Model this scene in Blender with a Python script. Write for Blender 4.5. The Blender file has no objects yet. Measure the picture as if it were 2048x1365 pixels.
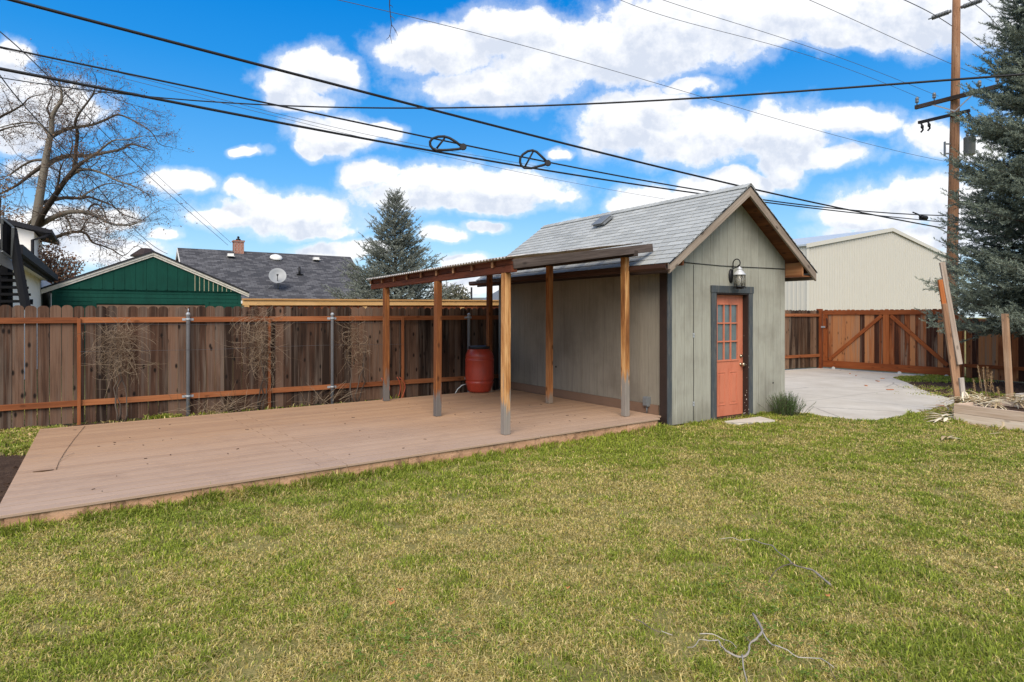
import bpy, bmesh, math, random
import numpy as np
from mathutils import Vector, Matrix, Euler
random.seed(7)
RNG = np.random.default_rng(7)
C = bpy.context.scene.collection
rad = math.radians
# ------------------------------------------------------------------ camera geometry used to place things in metres
F, CX, HY, H = 1258.0, 1024.0, 632.0, 1.68
def G(px, py, z=0.0):
    """ground point seen at a photograph pixel"""
    Y = (H - z) * F / (py - HY)
    return Vector(((px - CX) / F * Y, Y, z))
def A(px, py, Y):
    return Vector(((px - CX) / F * Y, Y, H - (py - HY) / F * Y))
def R(a, b): return random.uniform(a, b)

# ------------------------------------------------------------------ mesh builder
class MB:
    def __init__(s):
        s.v = []; s.f = []; s.uv = []; s.r = []; s.sm = []; s.rnd = None
    def face(s, idx, uvs, r, smooth=False):
        s.f.append(tuple(idx)); s.uv.append(uvs); s.r.append(r); s.sm.append(smooth)
    def _r(s): return s.rnd if s.rnd is not None else random.random()
    def poly_face(s, idx, g, off, r):
        pts = [s.v[i] for i in idx]
        n = Vector((0, 0, 0))
        for i in range(len(pts)):
            n += pts[i].cross(pts[(i + 1) % len(pts)])
        if n.length > 1e-12: n.normalize()
        gg = g - n * g.dot(n)
        if gg.length < .15:
            gg = Vector((1, 0, 0)) - n * n.x
            if gg.length < .15: gg = Vector((0, 1, 0)) - n * n.y
        gg.normalize(); hh = n.cross(gg)
        s.face(idx, [(p.dot(gg) + off[0], p.dot(hh) + off[1]) for p in pts], r)
    def hexa(s, p8, g=None):
        """eight corners: bottom ring 0-3, top ring 4-7"""
        b = len(s.v); P = [Vector(p) for p in p8]; s.v += P
        if g is None:
            es = [(P[1]-P[0]), (P[3]-P[0]), (P[4]-P[0])]
            g = max(es, key=lambda e: e.length).normalized()
        g = Vector(g).normalized(); off = (R(0, 50), R(0, 50)); r = s._r()
        for q in ((3,2,1,0),(4,5,6,7),(0,1,5,4),(1,2,6,5),(2,3,7,6),(3,0,4,7)):
            s.poly_face([b+i for i in q], g, off, r)
    def box(s, c, d, M=None, g=None):
        c = Vector(c); x, y, z = d[0]/2, d[1]/2, d[2]/2
        pts = [Vector(p) for p in ((-x,-y,-z),(x,-y,-z),(x,y,-z),(-x,y,-z),(-x,-y,z),(x,-y,z),(x,y,z),(-x,y,z))]
        if g is None:
            k = max(range(3), key=lambda i: d[i]); g = Vector((k == 0, k == 1, k == 2))
        else: g = Vector(g)
        if M is not None:
            pts = [M @ p for p in pts]; g = M @ g
        s.hexa([c + p for p in pts], g)
    def b2(s, x0, x1, y0, y1, z0, z1, g=None):
        s.box(((x0+x1)/2, (y0+y1)/2, (z0+z1)/2), (x1-x0, y1-y0, z1-z0), None, g)
    def beam(s, a, b, w, h, up=(0,0,1), roll=0):
        """board from a to b, width w across, height h along up"""
        a = Vector(a); b = Vector(b); x = (b-a); L = x.length; x.normalize()
        u = Vector(up); y = u.cross(x)
        if y.length < 1e-4: y = Vector((0,1,0)).cross(x)
        y.normalize(); z = x.cross(y)
        M = Matrix((x, y, z)).transposed()
        s.box((a+b)/2, (L, w, h), M, (1,0,0))
    def prism(s, pts, ext, g=(0,0,1)):
        """polygon swept by the vector ext"""
        b = len(s.v); n = len(pts); ext = Vector(ext)
        s.v += [Vector(p) for p in pts] + [Vector(p) + ext for p in pts]
        g = Vector(g).normalized(); off = (R(0,50), R(0,50)); r = s._r()
        nrm = Vector((0,0,0))
        for i in range(n): nrm += s.v[b+i].cross(s.v[b+(i+1) % n])
        fl = nrm.dot(ext) > 0
        f0 = list(range(b, b+n)); f1 = list(range(b+n, b+2*n))
        s.poly_face(f0[::-1] if fl else f0, g, off, r)
        s.poly_face(f1 if fl else f1[::-1], g, off, r)
        for i in range(n):
            j = (i+1) % n
            q = [b+i, b+j, b+n+j, b+n+i]
            s.poly_face(q if fl else q[::-1], g, off, r)
    def tube(s, pts, rr, n=6, caps=True, r=None):
        pts = [Vector(p) for p in pts]
        if not hasattr(rr, '__len__'): rr = [rr]*len(pts)
        b = len(s.v); r = s._r() if r is None else r; off = R(0, 30)
        t0 = (pts[1]-pts[0]).normalized()
        ref = Vector((0,0,1)) if abs(t0.z) < .9 else Vector((1,0,0))
        x = t0.cross(ref).normalized(); L = 0; us = []
        for i, p in enumerate(pts):
            if i == 0: t = t0
            elif i == len(pts)-1: t = (pts[i]-pts[i-1]).normalized()
            else:
                t = (pts[i+1]-pts[i-1])
                t = t.normalized() if t.length > 1e-9 else t0
            x = (x - t*x.dot(t))
            x = x.normalized() if x.length > 1e-6 else t.orthogonal().normalized()
            y = t.cross(x)
            if i: L += (pts[i]-pts[i-1]).length
            us.append(L+off)
            for k in range(n):
                a = 2*math.pi*k/n
                s.v.append(p + x*(math.cos(a)*rr[i]) + y*(math.sin(a)*rr[i]))
        for i in range(len(pts)-1):
            for k in range(n):
                k2 = (k+1) % n
                v0 = 6.283*rr[i]*k/n; v1 = 6.283*rr[i]*(k+1)/n
                s.face((b+i*n+k, b+i*n+k2, b+(i+1)*n+k2, b+(i+1)*n+k),
                       [(us[i], v0), (us[i], v1), (us[i+1], v1), (us[i+1], v0)], r, True)
        if caps:
            s.face([b+k for k in range(n)][::-1], [(0,0)]*n, r)
            s.face([b+(len(pts)-1)*n+k for k in range(n)], [(0,0)]*n, r)
    def lathe(s, c, prof, n=24, axis=None, r=None):
        """prof: list of (radius, height)"""
        c = Vector(c); z = Vector(axis or (0,0,1)).normalized(); x = z.orthogonal().normalized(); y = z.cross(x)
        b = len(s.v); r = s._r() if r is None else r
        for (q, h) in prof:
            q = max(q, 1e-4)
            for k in range(n):
                a = 2*math.pi*k/n
                s.v.append(c + x*(q*math.cos(a)) + y*(q*math.sin(a)) + z*h)
        for i in range(len(prof)-1):
            for k in range(n):
                k2 = (k+1) % n
                s.face((b+i*n+k, b+i*n+k2, b+(i+1)*n+k2, b+(i+1)*n+k),
                       [(prof[i][1], k/n), (prof[i][1], (k+1)/n), (prof[i+1][1], (k+1)/n), (prof[i+1][1], k/n)], r, True)
        s.face([b+k for k in range(n)][::-1], [(0,0)]*n, r)
        s.face([b+(len(prof)-1)*n+k for k in range(n)], [(0,0)]*n, r)
    def quad(s, a, b, c, d, g=(0,0,1), r=None):
        i = len(s.v); s.v += [Vector(a), Vector(b), Vector(c), Vector(d)]
        s.poly_face([i,i+1,i+2,i+3], Vector(g), (R(0,9),R(0,9)), s._r() if r is None else r)
    def build(s, name, m, parent=None, world=False, bevel=0, smooth=False):
        me = bpy.data.meshes.new(name)
        vs = s.v
        org = None
        if parent is not None and world:
            inv = parent_matrix(parent).inverted(); vs = [inv @ v for v in vs]
        elif parent is None:
            xs = [v.x for v in vs]; ys = [v.y for v in vs]; zs = [v.z for v in vs]
            org = Vector(((min(xs)+max(xs))/2, (min(ys)+max(ys))/2, min(zs)))
            vs = [v - org for v in vs]
        me.from_pydata([tuple(v) for v in vs], [], s.f)
        uvl = me.uv_layers.new(name='UVMap')
        flat = np.array([c for f in s.uv for uv in f for c in uv], dtype=np.float32)
        uvl.data.foreach_set('uv', flat)
        at = me.attributes.new('rnd', 'FLOAT', 'FACE')
        at.data.foreach_set('value', np.array(s.r, dtype=np.float32))
        me.polygons.foreach_set('use_smooth', np.array([bool(x) or smooth for x in s.sm]))
        me.materials.append(m)
        o = bpy.data.objects.new(name, me); C.objects.link(o)
        if org is not None: o.location = org
        if parent is not None: o.parent = parent
        if bevel:
            md = o.modifiers.new('Bevel', 'BEVEL'); md.width = bevel; md.segments = 2; md.limit_method = 'ANGLE'; md.angle_limit = rad(40)
        return o

def parent_matrix(p):
    M = Matrix.LocRotScale(p.location, p.rotation_euler, p.scale)
    return parent_matrix(p.parent) @ M if p.parent else M

def thing(name, label, cat, loc=(0,0,0), rz=0, group=None):
    o = bpy.data.objects.new(name, None); C.objects.link(o)
    o.empty_display_size = .2
    o.location = loc; o.rotation_euler = (0,0,rz); o['label'] = label; o['category'] = cat
    if group: o['group'] = group
    return o
def tag(o, label, cat, group=None, kind=None):
    o['label'] = label; o['category'] = cat
    if group: o['group'] = group
    if kind: o['kind'] = kind
    return o
def struct(o, label=None):
    o['kind'] = 'structure'
    if label: o['label'] = label
    return o

def mesh_np(name, V, Fq, m, col=None, parent=None, ntri=3):
    """numpy mesh: V (n,3), Fq (k,ntri) faces, col (n,3) point colours"""
    me = bpy.data.meshes.new(name)
    V = np.asarray(V, dtype=np.float32); Fq = np.asarray(Fq, dtype=np.int32)
    me.vertices.add(len(V)); me.vertices.foreach_set('co', V.ravel())
    k = Fq.shape[0]; w = Fq.shape[1]
    me.loops.add(k*w); me.loops.foreach_set('vertex_index', Fq.ravel())
    me.polygons.add(k)
    me.polygons.foreach_set('loop_start', np.arange(0, k*w, w, dtype=np.int32))
    me.polygons.foreach_set('loop_total', np.full(k, w, dtype=np.int32))
    me.update(calc_edges=True)
    if col is not None:
        a = me.color_attributes.new('Col', 'FLOAT_COLOR', 'POINT')
        c4 = np.ones((len(V), 4), dtype=np.float32); c4[:, :3] = col
        a.data.foreach_set('color', c4.ravel())
    me.materials.append(m)
    o = bpy.data.objects.new(name, me); C.objects.link(o)
    if parent is not None: o.parent = parent
    return o

# ------------------------------------------------------------------ materials
class NT:
    def __init__(s, name):
        s.m = bpy.data.materials.new(name); s.m.use_nodes = True
        s.t = s.m.node_tree; s.t.nodes.clear()
        s.out = s.t.nodes.new('ShaderNodeOutputMaterial')
        s.b = s.t.nodes.new('ShaderNodeBsdfPrincipled')
        s.L(s.b.outputs[0], s.out.inputs[0])
    def L(s, a, b): s.t.links.new(a, b)
    def n(s, ty, ins=None, **kw):
        nd = s.t.nodes.new(ty)
        for k, v in kw.items(): setattr(nd, k, v)
        for k, v in (ins or {}).items(): s.set(nd.inputs[k], v)
        return nd
    def set(s, sock, v):
        if isinstance(v, bpy.types.NodeSocket): s.L(v, sock)
        elif isinstance(v, (tuple, list)) and len(v) == 3 and sock.type == 'RGBA': sock.default_value = (*v, 1)
        else: sock.default_value = v
    def uv(s): return s.n('ShaderNodeUVMap', uv_map='UVMap').outputs[0]
    def obj(s): return s.n('ShaderNodeTexCoord').outputs['Object']
    def pos(s): return s.n('ShaderNodeNewGeometry').outputs['Position']
    def rnd(s): return s.n('ShaderNodeAttribute', attribute_name='rnd').outputs['Fac']
    def map(s, v, sc=(1,1,1), loc=(0,0,0)):
        return s.n('ShaderNodeMapping', {'Vector': v, 'Scale': sc, 'Location': loc}).outputs[0]
    def noise(s, v, sc=5, d=4, r=.55, dist=0, out=0):
        return s.n('ShaderNodeTexNoise', {'Vector': v, 'Scale': sc, 'Detail': d, 'Roughness': r, 'Distortion': dist}).outputs[out]
    def ramp(s, f, stops, interp='LINEAR'):
        nd = s.n('ShaderNodeValToRGB', {'Fac': f}); cr = nd.color_ramp; cr.interpolation = interp
        while len(cr.elements) < len(stops): cr.elements.new(.5)
        for e, (p, c) in zip(cr.elements, stops):
            e.position = p; e.color = (*c, 1) if not isinstance(c, (int, float)) else (c, c, c, 1)
        return nd.outputs[0]
    def math(s, op, a, b=0, c=None, clamp=False):
        nd = s.n('ShaderNodeMath', operation=op, use_clamp=clamp); s.set(nd.inputs[0], a); s.set(nd.inputs[1], b)
        if c is not None: s.set(nd.inputs[2], c)
        return nd.outputs[0]
    def mix(s, f, a, b, mode='MIX'):
        nd = s.n('ShaderNodeMix', data_type='RGBA', blend_type=mode)
        s.set(nd.inputs[0], f); s.set(nd.inputs[6], a); s.set(nd.inputs[7], b)
        return nd.outputs[2]
    def bump(s, h, st=.3, d=.01):
        s.L(s.n('ShaderNodeBump', {'Height': h, 'Strength': st, 'Distance': d}).outputs[0], s.b.inputs['Normal'])
    def fin(s, col, rough=.8, metal=0, spec=.3):
        s.set(s.b.inputs['Base Color'], col); s.set(s.b.inputs['Roughness'], rough); s.set(s.b.inputs['Metallic'], metal)
        s.set(s.b.inputs['Specular IOR Level'], spec)
        return s.m

def wood(name, dark, mid, light, rnd=.5, tight=.20, knots=.6, gs=1., rough=.8, bump=.4, grey=None, greyz=None, rough_spec=.25, streak=None):
    n = NT(name); uv = n.uv(); r = n.rnd()
    g1 = n.noise(n.map(uv, (1.5*gs, 45*gs, 1)), 1, 6, .65, .4)
    g2 = n.noise(n.map(uv, (.9, 4.5, 1)), 1, 3, .5, .8)
    f = n.math('ADD', n.math('MULTIPLY', g1, .55), n.math('MULTIPLY', g2, .45))
    f = n.math('ADD', f, n.math('MULTIPLY', n.math('SUBTRACT', r, .5), rnd))
    col = n.ramp(f, [(.5-tight, dark), (.5, mid), (.5+tight, light)])
    if streak is not None:      # pale bleached streaks along the grain
        sf = n.noise(n.map(uv, (.5, 14, 1), (7, 3, 0)), 1, 4, .6, .5)
        sf = n.math('ADD', sf, n.math('MULTIPLY', n.math('SUBTRACT', n.noise(n.map(uv, (.01, .01, 1), (3, 0, 0)), 40, 0), .5), .4))
        col = n.mix(n.ramp(sf, [(.5, 0.), (.72, .85)]), col, streak)
    if knots:
        vo = n.n('ShaderNodeTexVoronoi', {'Vector': n.map(uv, (2.6, 5.5, 1)), 'Scale': 1., 'Randomness': 1.}, voronoi_dimensions='2D')
        k = n.ramp(vo.outputs['Distance'], [(.06, 1.), (.14, 0.)])
        pick = n.math('GREATER_THAN', n.n('ShaderNodeSeparateColor', {0: vo.outputs['Color']}).outputs[0], .45)
        k = n.math('MULTIPLY', n.math('MULTIPLY', k, knots), pick)
        col = n.mix(k, col, tuple(c*.3 for c in dark))
    if grey is not None:        # weathered band that rises from the ground
        z = n.n('ShaderNodeSeparateXYZ', {0: n.pos()}).outputs[2]
        zz = n.math('ADD', z, n.math('MULTIPLY', n.math('SUBTRACT', n.noise(n.map(n.pos(), (18, 18, 2.5)), 1, 4), .5), greyz[2]))
        gf = n.n('ShaderNodeMapRange', {'Value': zz, 'From Min': greyz[0], 'From Max': greyz[1], 'To Min': 1., 'To Max': 0.}).outputs[0]
        gcol = n.mix(g1, tuple(c*.55 for c in grey), tuple(c*1.35 for c in grey))
        col = n.mix(gf, col, gcol)
    n.bump(g1, bump, .006)
    return n.fin(col, rough, 0, rough_spec)

def plain(name, col, rough=.6, metal=0, var=.15, sc=6, bump=.0, spec=.3, dirt=None, dsc=(3,3,3)):
    n = NT(name); p = n.obj()
    f = n.noise(p, sc, 5, .6)
    c = n.mix(f, tuple(x*(1-var) for x in col), tuple(min(1, x*(1+var)) for x in col))
    if dirt is not None:
        d = n.noise(n.map(p, dsc), 1, 6, .7)
        c = n.mix(n.ramp(d, [(.5, 0.), (.7, .8)]), c, dirt)
    if bump: n.bump(f, bump, .01)
    return n.fin(c, rough, metal, spec)

def attrcol(name, rough=.6, trans=.25, spec=.2, var=0):
    n = NT(name)
    c = n.n('ShaderNodeAttribute', attribute_name='Col').outputs['Color']
    m = n.fin(c, rough, 0, spec)
    if trans:
        tr = n.n('ShaderNodeBsdfTranslucent', {'Color': c})
        mx = n.n('ShaderNodeMixShader', {0: trans, 1: n.b.outputs[0], 2: tr.outputs[0]})
        n.L(mx.outputs[0], n.out.inputs[0])
    return m

M = {}
M['picket'] = wood('picket_wood', (.019,.009,.005), (.070,.034,.020), (.160,.092,.060), rnd=.45, knots=.95, bump=.5, streak=(.14,.105,.082))
M['rail'] = wood('stained_rail_wood', (.14,.042,.015), (.25,.080,.028), (.37,.14,.055), rnd=.25, knots=.5, bump=.2)
M['yellow_wood'] = wood('new_cedar', (.40,.21,.075), (.58,.33,.125), (.70,.43,.19), rnd=.3, knots=.3, bump=.15)
M['red_board'] = wood('reddish_board', (.14,.035,.012), (.25,.07,.025), (.34,.12,.05), rnd=.4, knots=.3, bump=.2)
M['gate_picket'] = wood('gate_board_wood', (.05,.015,.006), (.25,.070,.020), (.45,.185,.070), rnd=.85, knots=.6, bump=.35, streak=(.27,.19,.13))
M['gate_frame'] = wood('gate_frame_wood', (.15,.035,.010), (.27,.07,.018), (.38,.115,.032), rnd=.3, knots=.4, bump=.2)
M['dark_picket'] = wood('dark_weathered_board', (.025,.013,.008), (.085,.045,.025), (.20,.12,.075), rnd=.6, knots=.6, bump=.4, streak=(.2,.15,.11))
M['post'] = wood('pergola_post_wood', (.15,.05,.016), (.36,.145,.042), (.57,.31,.12), rnd=.2, tight=.13, knots=.75, gs=1.2, bump=.35,
                 grey=(.14,.125,.115), greyz=(.48,.64,1.0))
M['post_front'] = wood('pergola_front_post_wood', (.16,.058,.018), (.41,.185,.06), (.64,.38,.17), rnd=.1, tight=.10, knots=.75, gs=1.6, bump=.4,
                 grey=(.25,.22,.19), greyz=(.55,.75,1.7))
M['post_rear'] = wood('pergola_rear_post_wood', (.08,.024,.01), (.22,.075,.022), (.40,.17,.06), rnd=.2, tight=.13, knots=.7, gs=1.2, bump=.35,
                 grey=(.26,.20,.15), greyz=(.22,.36,.35))
M['rust_beam'] = wood('rust_stained_beam', (.05,.014,.007), (.13,.035,.014), (.26,.085,.03), rnd=.3, knots=.4, bump=.3)
M['rafter_end'] = wood('sawn_rafter_end', (.16,.07,.03), (.27,.13,.06), (.40,.22,.11), rnd=.4, knots=.0, bump=.2)
M['grey_board'] = wood('old_grey_board', (.025,.017,.014), (.055,.040,.033), (.13,.10,.088), rnd=.2, knots=.5, gs=1.3, bump=.7)
M['rake'] = wood('bare_grey_board', (.13,.10,.08), (.27,.215,.17), (.42,.35,.29), rnd=.3, knots=.7, bump=.3)
M['tan_wood'] = wood('tan_sawn_lumber', (.20,.10,.055), (.37,.22,.13), (.52,.36,.24), rnd=.3, knots=.6, bump=.25)
M['bed_wood'] = wood('raised_bed_lumber', (.50,.36,.26), (.68,.53,.41), (.80,.68,.55), rnd=.25, knots=.4, bump=.3)
M['pale_wood'] = wood('pale_grey_lumber', (.33,.29,.25), (.50,.45,.41), (.62,.57,.52), rnd=.25, knots=.3, bump=.25)
M['weathered_lath'] = wood('weathered_lath', (.16,.12,.09), (.32,.25,.20), (.48,.40,.33), rnd=.3, knots=.5, bump=.4)
M['orange_wood'] = wood('orange_stained_board', (.26,.075,.02), (.42,.135,.04), (.52,.2,.07), rnd=.2, knots=.3, bump=.2)
M['soffit'] = wood('stained_plywood', (.09,.03,.012), (.20,.075,.028), (.36,.17,.075), rnd=.5, knots=.8, gs=.6, bump=.2)
M['pole'] = wood('treated_pole_wood', (.13,.058,.03), (.27,.135,.07), (.41,.25,.15), rnd=.1, knots=.3, gs=.6, bump=.3)
M['concrete'] = None
def m_deck():
    n = NT('composite_deck_board'); uv = n.uv(); r = n.rnd(); p = n.pos()
    g = n.noise(n.map(uv, (3, 60, 1)), 1, 5, .6)
    big = n.noise(p, .55, 4, .6)
    dist = n.n('ShaderNodeSeparateXYZ', {0: p}).outputs
    # boards that lie open to the weather have bleached pink grey; those near the cover and the fence kept their tan
    k = n.math('ADD', n.math('MULTIPLY', dist[1], .60), n.math('MULTIPLY', dist[0], -.42))
    kk = n.n('ShaderNodeMapRange', {'Value': n.math('ADD', k, n.math('MULTIPLY', n.math('SUBTRACT', big, .5), 2.2)), 'From Min': 3.2, 'From Max': 6.6, 'To Min': 0., 'To Max': 1.}).outputs[0]
    f = n.math('ADD', n.math('MULTIPLY', g, .7), n.math('MULTIPLY', r, .3))
    c1 = n.ramp(f, [(.1, (.35,.26,.205)), (.9, (.50,.38,.305))])
    c2 = n.ramp(f, [(.1, (.30,.17,.095)), (.9, (.44,.27,.155))])
    c = n.mix(kk, c1, c2)
    sp = n.noise(p, 60, 3, .7)
    c = n.mix(n.ramp(sp, [(.62, 0.), (.75, .35)]), c, (.18,.12,.09))
    st = n.noise(p, 2.4, 6, .75)
    c = n.mix(n.ramp(st, [(.52, 0.), (.72, .38)]), c, (.22,.14,.10))
    n.bump(g, .35, .004)
    return n.fin(c, .72, 0, .3)
M['deck'] = m_deck()
def m_siding(name, a, b, streakc, warm=None):
    n = NT(name); p = n.obj()
    s1 = n.noise(n.map(p, (9, 9, .8)), 1, 6, .7)
    s2 = n.noise(n.map(p, (40, 40, 2.5)), 1, 4, .6)
    s3 = n.noise(p, 1.3, 4, .6)
    c = n.mix(s1, a, b)
    c = n.mix(n.ramp(s2, [(.45, 0.), (.75, .36)]), c, streakc)
    c = n.mix(n.ramp(s3, [(.48, 0.), (.7, .45)]), c, streakc)
    s4 = n.noise(n.map(p, (14, 14, .45), (3, 1, 8)), 1, 5, .65)
    c = n.mix(n.ramp(s4, [(.56, 0.), (.70, .32)]), c, tuple(x*.6 for x in streakc))
    z = n.n('ShaderNodeSeparateXYZ', {0: p}).outputs[2]
    zz = n.math('ADD', z, n.math('MULTIPLY', n.math('SUBTRACT', s1, .5), .9))
    low = n.n('ShaderNodeMapRange', {'Value': zz, 'From Min': -.05, 'From Max': .35, 'To Min': .6, 'To Max': 0.}).outputs[0]
    c = n.mix(low, c, (.13,.12,.09))
    n.bump(s2, .25, .004)
    return n.fin(c, .82, 0, .2)
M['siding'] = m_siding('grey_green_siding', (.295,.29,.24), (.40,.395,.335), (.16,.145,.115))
M['siding_side'] = m_siding('shaded_side_siding', (.215,.188,.145), (.29,.255,.205), (.125,.10,.075))  # darker taupe copy of the siding, shade under the patio cover painted in
M['slate_trim'] = plain('slate_painted_trim', (.058,.068,.076), .6, 0, .25, 9, .2, dirt=(.15,.14,.12), dsc=(20,20,3))
M['brown_trim'] = plain('dark_brown_trim', (.035,.022,.018), .55, 0, .25, 7, .1)
M['brown_base'] = plain('brown_base_board', (.19,.115,.075), .7, 0, .15, 5, .1)
M['gutter'] = plain('brown_painted_gutter', (.055,.027,.020), .45, 0, .2, 5, 0)
M['door'] = plain('coral_painted_door', (.53,.175,.10), .55, 0, .10, 3, .08, dirt=(.40,.10,.05), dsc=(9,9,2))
M['door_glass'] = plain('curtained_glass', (.12,.16,.17), .12, 0, .35, 7, 0, .5)
M['brass'] = plain('tarnished_metal', (.45,.38,.28), .3, .9, .1, 20)
M['black_metal'] = plain('black_metal', (.015,.015,.017), .45, .3, .2, 20)
M['galv'] = plain('galvanised_steel', (.36,.38,.40), .5, .12, .2, 14, .05)
M['lantern_white'] = plain('bleached_lantern_cap', (.55,.56,.58), .45, .2, .15, 20)
M['grey_metal'] = plain('grey_metal', (.20,.21,.215), .5, .4, .2, 10)
M['white_paint'] = plain('white_paint', (.72,.71,.68), .6, 0, .06, 3)
M['cream_trim'] = plain('cream_trim_paint', (.66,.62,.55), .6, 0, .12, 6, .1, dirt=(.40,.36,.30), dsc=(8,8,8))
M['stucco'] = plain('white_render', (.84,.80,.74), .8, 0, .05, 2, .1)
M['charcoal'] = plain('charcoal_metal', (.022,.022,.026), .7, .0, .15, 4, 0, .1)
M['charcoal_roof'] = plain('charcoal_roofing', (.022,.022,.026), .8, 0, .3, 12, .3)
M['black_paint'] = plain('black_paint', (.009,.009,.010), .8, 0, .2, 5, 0, .06)
M['grey_paint'] = plain('grey_paint', (.14,.145,.15), .6, 0, .15, 4)
M['cable'] = plain('black_cable', (.012,.012,.014), .5, 0, .2, 5)
M['cable_grey'] = plain('grey_wire', (.10,.10,.11), .5, .3, .2, 5)
M['barrel'] = plain('terracotta_plastic', (.36,.042,.020), .38, 0, .15, 4, .03, .5, dirt=(.20,.03,.02), dsc=(5,5,2))
M['barrel_lid'] = plain('black_plastic', (.02,.02,.022), .4, 0, .2, 6)
M['red_cord'] = plain('red_hose', (.45,.09,.04), .5, 0, .2, 9)
M['white_tube'] = plain('white_tube', (.6,.6,.57), .5, 0, .1, 9)
M['green'] = m_siding('green_painted_board', (.003,.042,.029), (.006,.070,.050), (.002,.028,.02))
M['peel'] = plain('peeled_batten', (.35,.33,.22), .8, 0, .4, 30, .2)
M['brick'] = None
M['dirt'] = None
M['corr'] = plain('weathered_corrugated_sheet', (.52,.50,.47), .45, .25, .2, 5, .05, dirt=(.16,.08,.05), dsc=(6,6,6))
M['wire_vine'] = wood('bare_vine', (.10,.06,.035), (.22,.15,.095), (.38,.29,.20), rnd=.8, knots=0, bump=.2)
M['bark_grey'] = wood('pale_mottled_bark', (.045,.033,.025), (.095,.078,.06), (.20,.175,.14), rnd=.5, knots=0, gs=.25, bump=.3)
M['bark_dark'] = wood('dark_bark', (.03,.022,.016), (.06,.045,.035), (.12,.09,.07), rnd=.5, knots=0, gs=.4, bump=.6)
M['stick'] = wood('grey_dead_stick', (.12,.095,.075), (.27,.235,.20), (.44,.40,.35), rnd=.6, knots=0, gs=.5, bump=.5)
M['leaf'] = attrcol('leaf_blades', .55, .3)
M['needle'] = attrcol('needle_blades', .55, .1, .3)
M['grass'] = attrcol('grass_blades', .55, .38, .2)
M['husk'] = wood('dry_husk', (.42,.31,.17), (.63,.52,.33), (.80,.71,.52), rnd=.6, knots=0, gs=.8, bump=.4)
def m_shingle():
    n = NT('grey_roof_shingle'); p = n.obj(); r = n.rnd()
    gr = n.noise(p, 160, 3, .8); bl = n.noise(p, 1.2, 4, .6)
    f = n.math('ADD', n.math('MULTIPLY', r, .5), n.math('MULTIPLY', bl, .5))
    c = n.ramp(f, [(.15, (.35,.36,.35)), (.85, (.50,.51,.495))])
    c = n.mix(n.ramp(gr, [(.3, .45), (.7, 0.)]), c, (.14,.15,.15))
    n.bump(gr, .5, .004)
    return n.fin(c, .9, 0, .15)
M['shingle'] = m_shingle()
def m_far_roof():
    n = NT('dark_asphalt_roof'); uv = n.uv()
    b = n.n('ShaderNodeTexBrick', {'Vector': uv, 'Color1': (.045,.046,.052,1), 'Color2': (.17,.168,.175,1), 'Mortar': (.018,.018,.020,1), 'Scale': 1., 'Mortar Size': .010,
            'Brick Width': .32, 'Row Height': .14, 'Bias': -.2})
    c = n.mix(n.math('MULTIPLY', n.noise(n.map(uv, (1,1,1)), 2.2, 5, .7), .6), b.outputs[0], (.085,.082,.088))
    n.bump(b.outputs[1], .3, .01)
    return n.fin(c, .9, 0, .15)
M['far_roof'] = m_far_roof()
def m_brick():
    n = NT('red_brick'); uv = n.uv()
    b = n.n('ShaderNodeTexBrick', {'Vector': uv, 'Color1': (.26,.07,.04,1), 'Color2': (.36,.12,.07,1), 'Mortar': (.34,.30,.26,1), 'Scale': 1., 'Mortar Size': .012,
            'Brick Width': .21, 'Row Height': .075})
    return n.fin(b.outputs[0], .85)
M['brick'] = m_brick()
def m_conc():
    n = NT('worn_concrete'); p = n.pos()
    a = n.noise(p, 1.1, 6, .65); b = n.noise(p, 45, 3, .7)
    c = n.ramp(a, [(.3, (.46,.41,.34)), (.7, (.60,.55,.475))])
    c = n.mix(n.ramp(b, [(.55, 0.), (.75, .35)]), c, (.28,.26,.23))
    cr = n.n('ShaderNodeTexVoronoi', {'Vector': n.mix(.12, p, n.noise(p, 2.5, 4, .6, out=1)), 'Scale': .42}, feature='DISTANCE_TO_EDGE').outputs[0]
    c = n.mix(n.ramp(cr, [(.003, .55), (.008, 0.)]), c, (.16,.14,.12))
    lp = n.n('ShaderNodeSeparateXYZ', {0: n.n('ShaderNodeVectorRotate', {'Vector': p, 'Angle': -rad(33)}, rotation_type='Z_AXIS').outputs[0]}).outputs
    for ax, ph in ((0, 1.1), (1, .4)):
        j = n.math('ABSOLUTE', n.math('SUBTRACT', n.math('FRACT', n.math('MULTIPLY', n.math('ADD', lp[ax], ph), .33)), .5))
        c = n.mix(n.ramp(j, [(.0025, .6), (.005, 0.)]), c, (.19,.17,.14))
    st = n.noise(p, .9, 6, .75); c = n.mix(n.ramp(st, [(.5, 0.), (.7, .16)]), c, (.36,.31,.25))
    n.bump(b, .25, .004)
    return n.fin(c, .85, 0, .2)
M['concrete'] = m_conc()
def m_soil():
    n = NT('dark_garden_soil'); p = n.pos()
    a = n.noise(p, 7, 8, .75); b = n.noise(p, 60, 4, .7)
    c = n.ramp(n.math('ADD', n.math('MULTIPLY', a, .6), n.math('MULTIPLY', b, .4)), [(.35, (.035,.020,.014)), (.55, (.095,.06,.042)), (.72, (.21,.145,.10))])
    n.bump(n.math('ADD', a, b), .9, .03)
    return n.fin(c, .95, 0, .1)
M['dirt'] = m_soil()
def m_ground():
    n = NT('thatch_ground'); p = n.pos()
    a = n.noise(p, 1.3, 6, .7); b = n.noise(p, 50, 4, .7)
    c = n.ramp(n.math('ADD', n.math('MULTIPLY', a, .5), n.math('MULTIPLY', b, .5)), [(.35, (.09,.09,.025)), (.5, (.23,.20,.07)), (.68, (.38,.31,.13))])
    n.bump(b, .8, .02)
    return n.fin(c, .95, 0, .1)
M['ground'] = m_ground()
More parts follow.
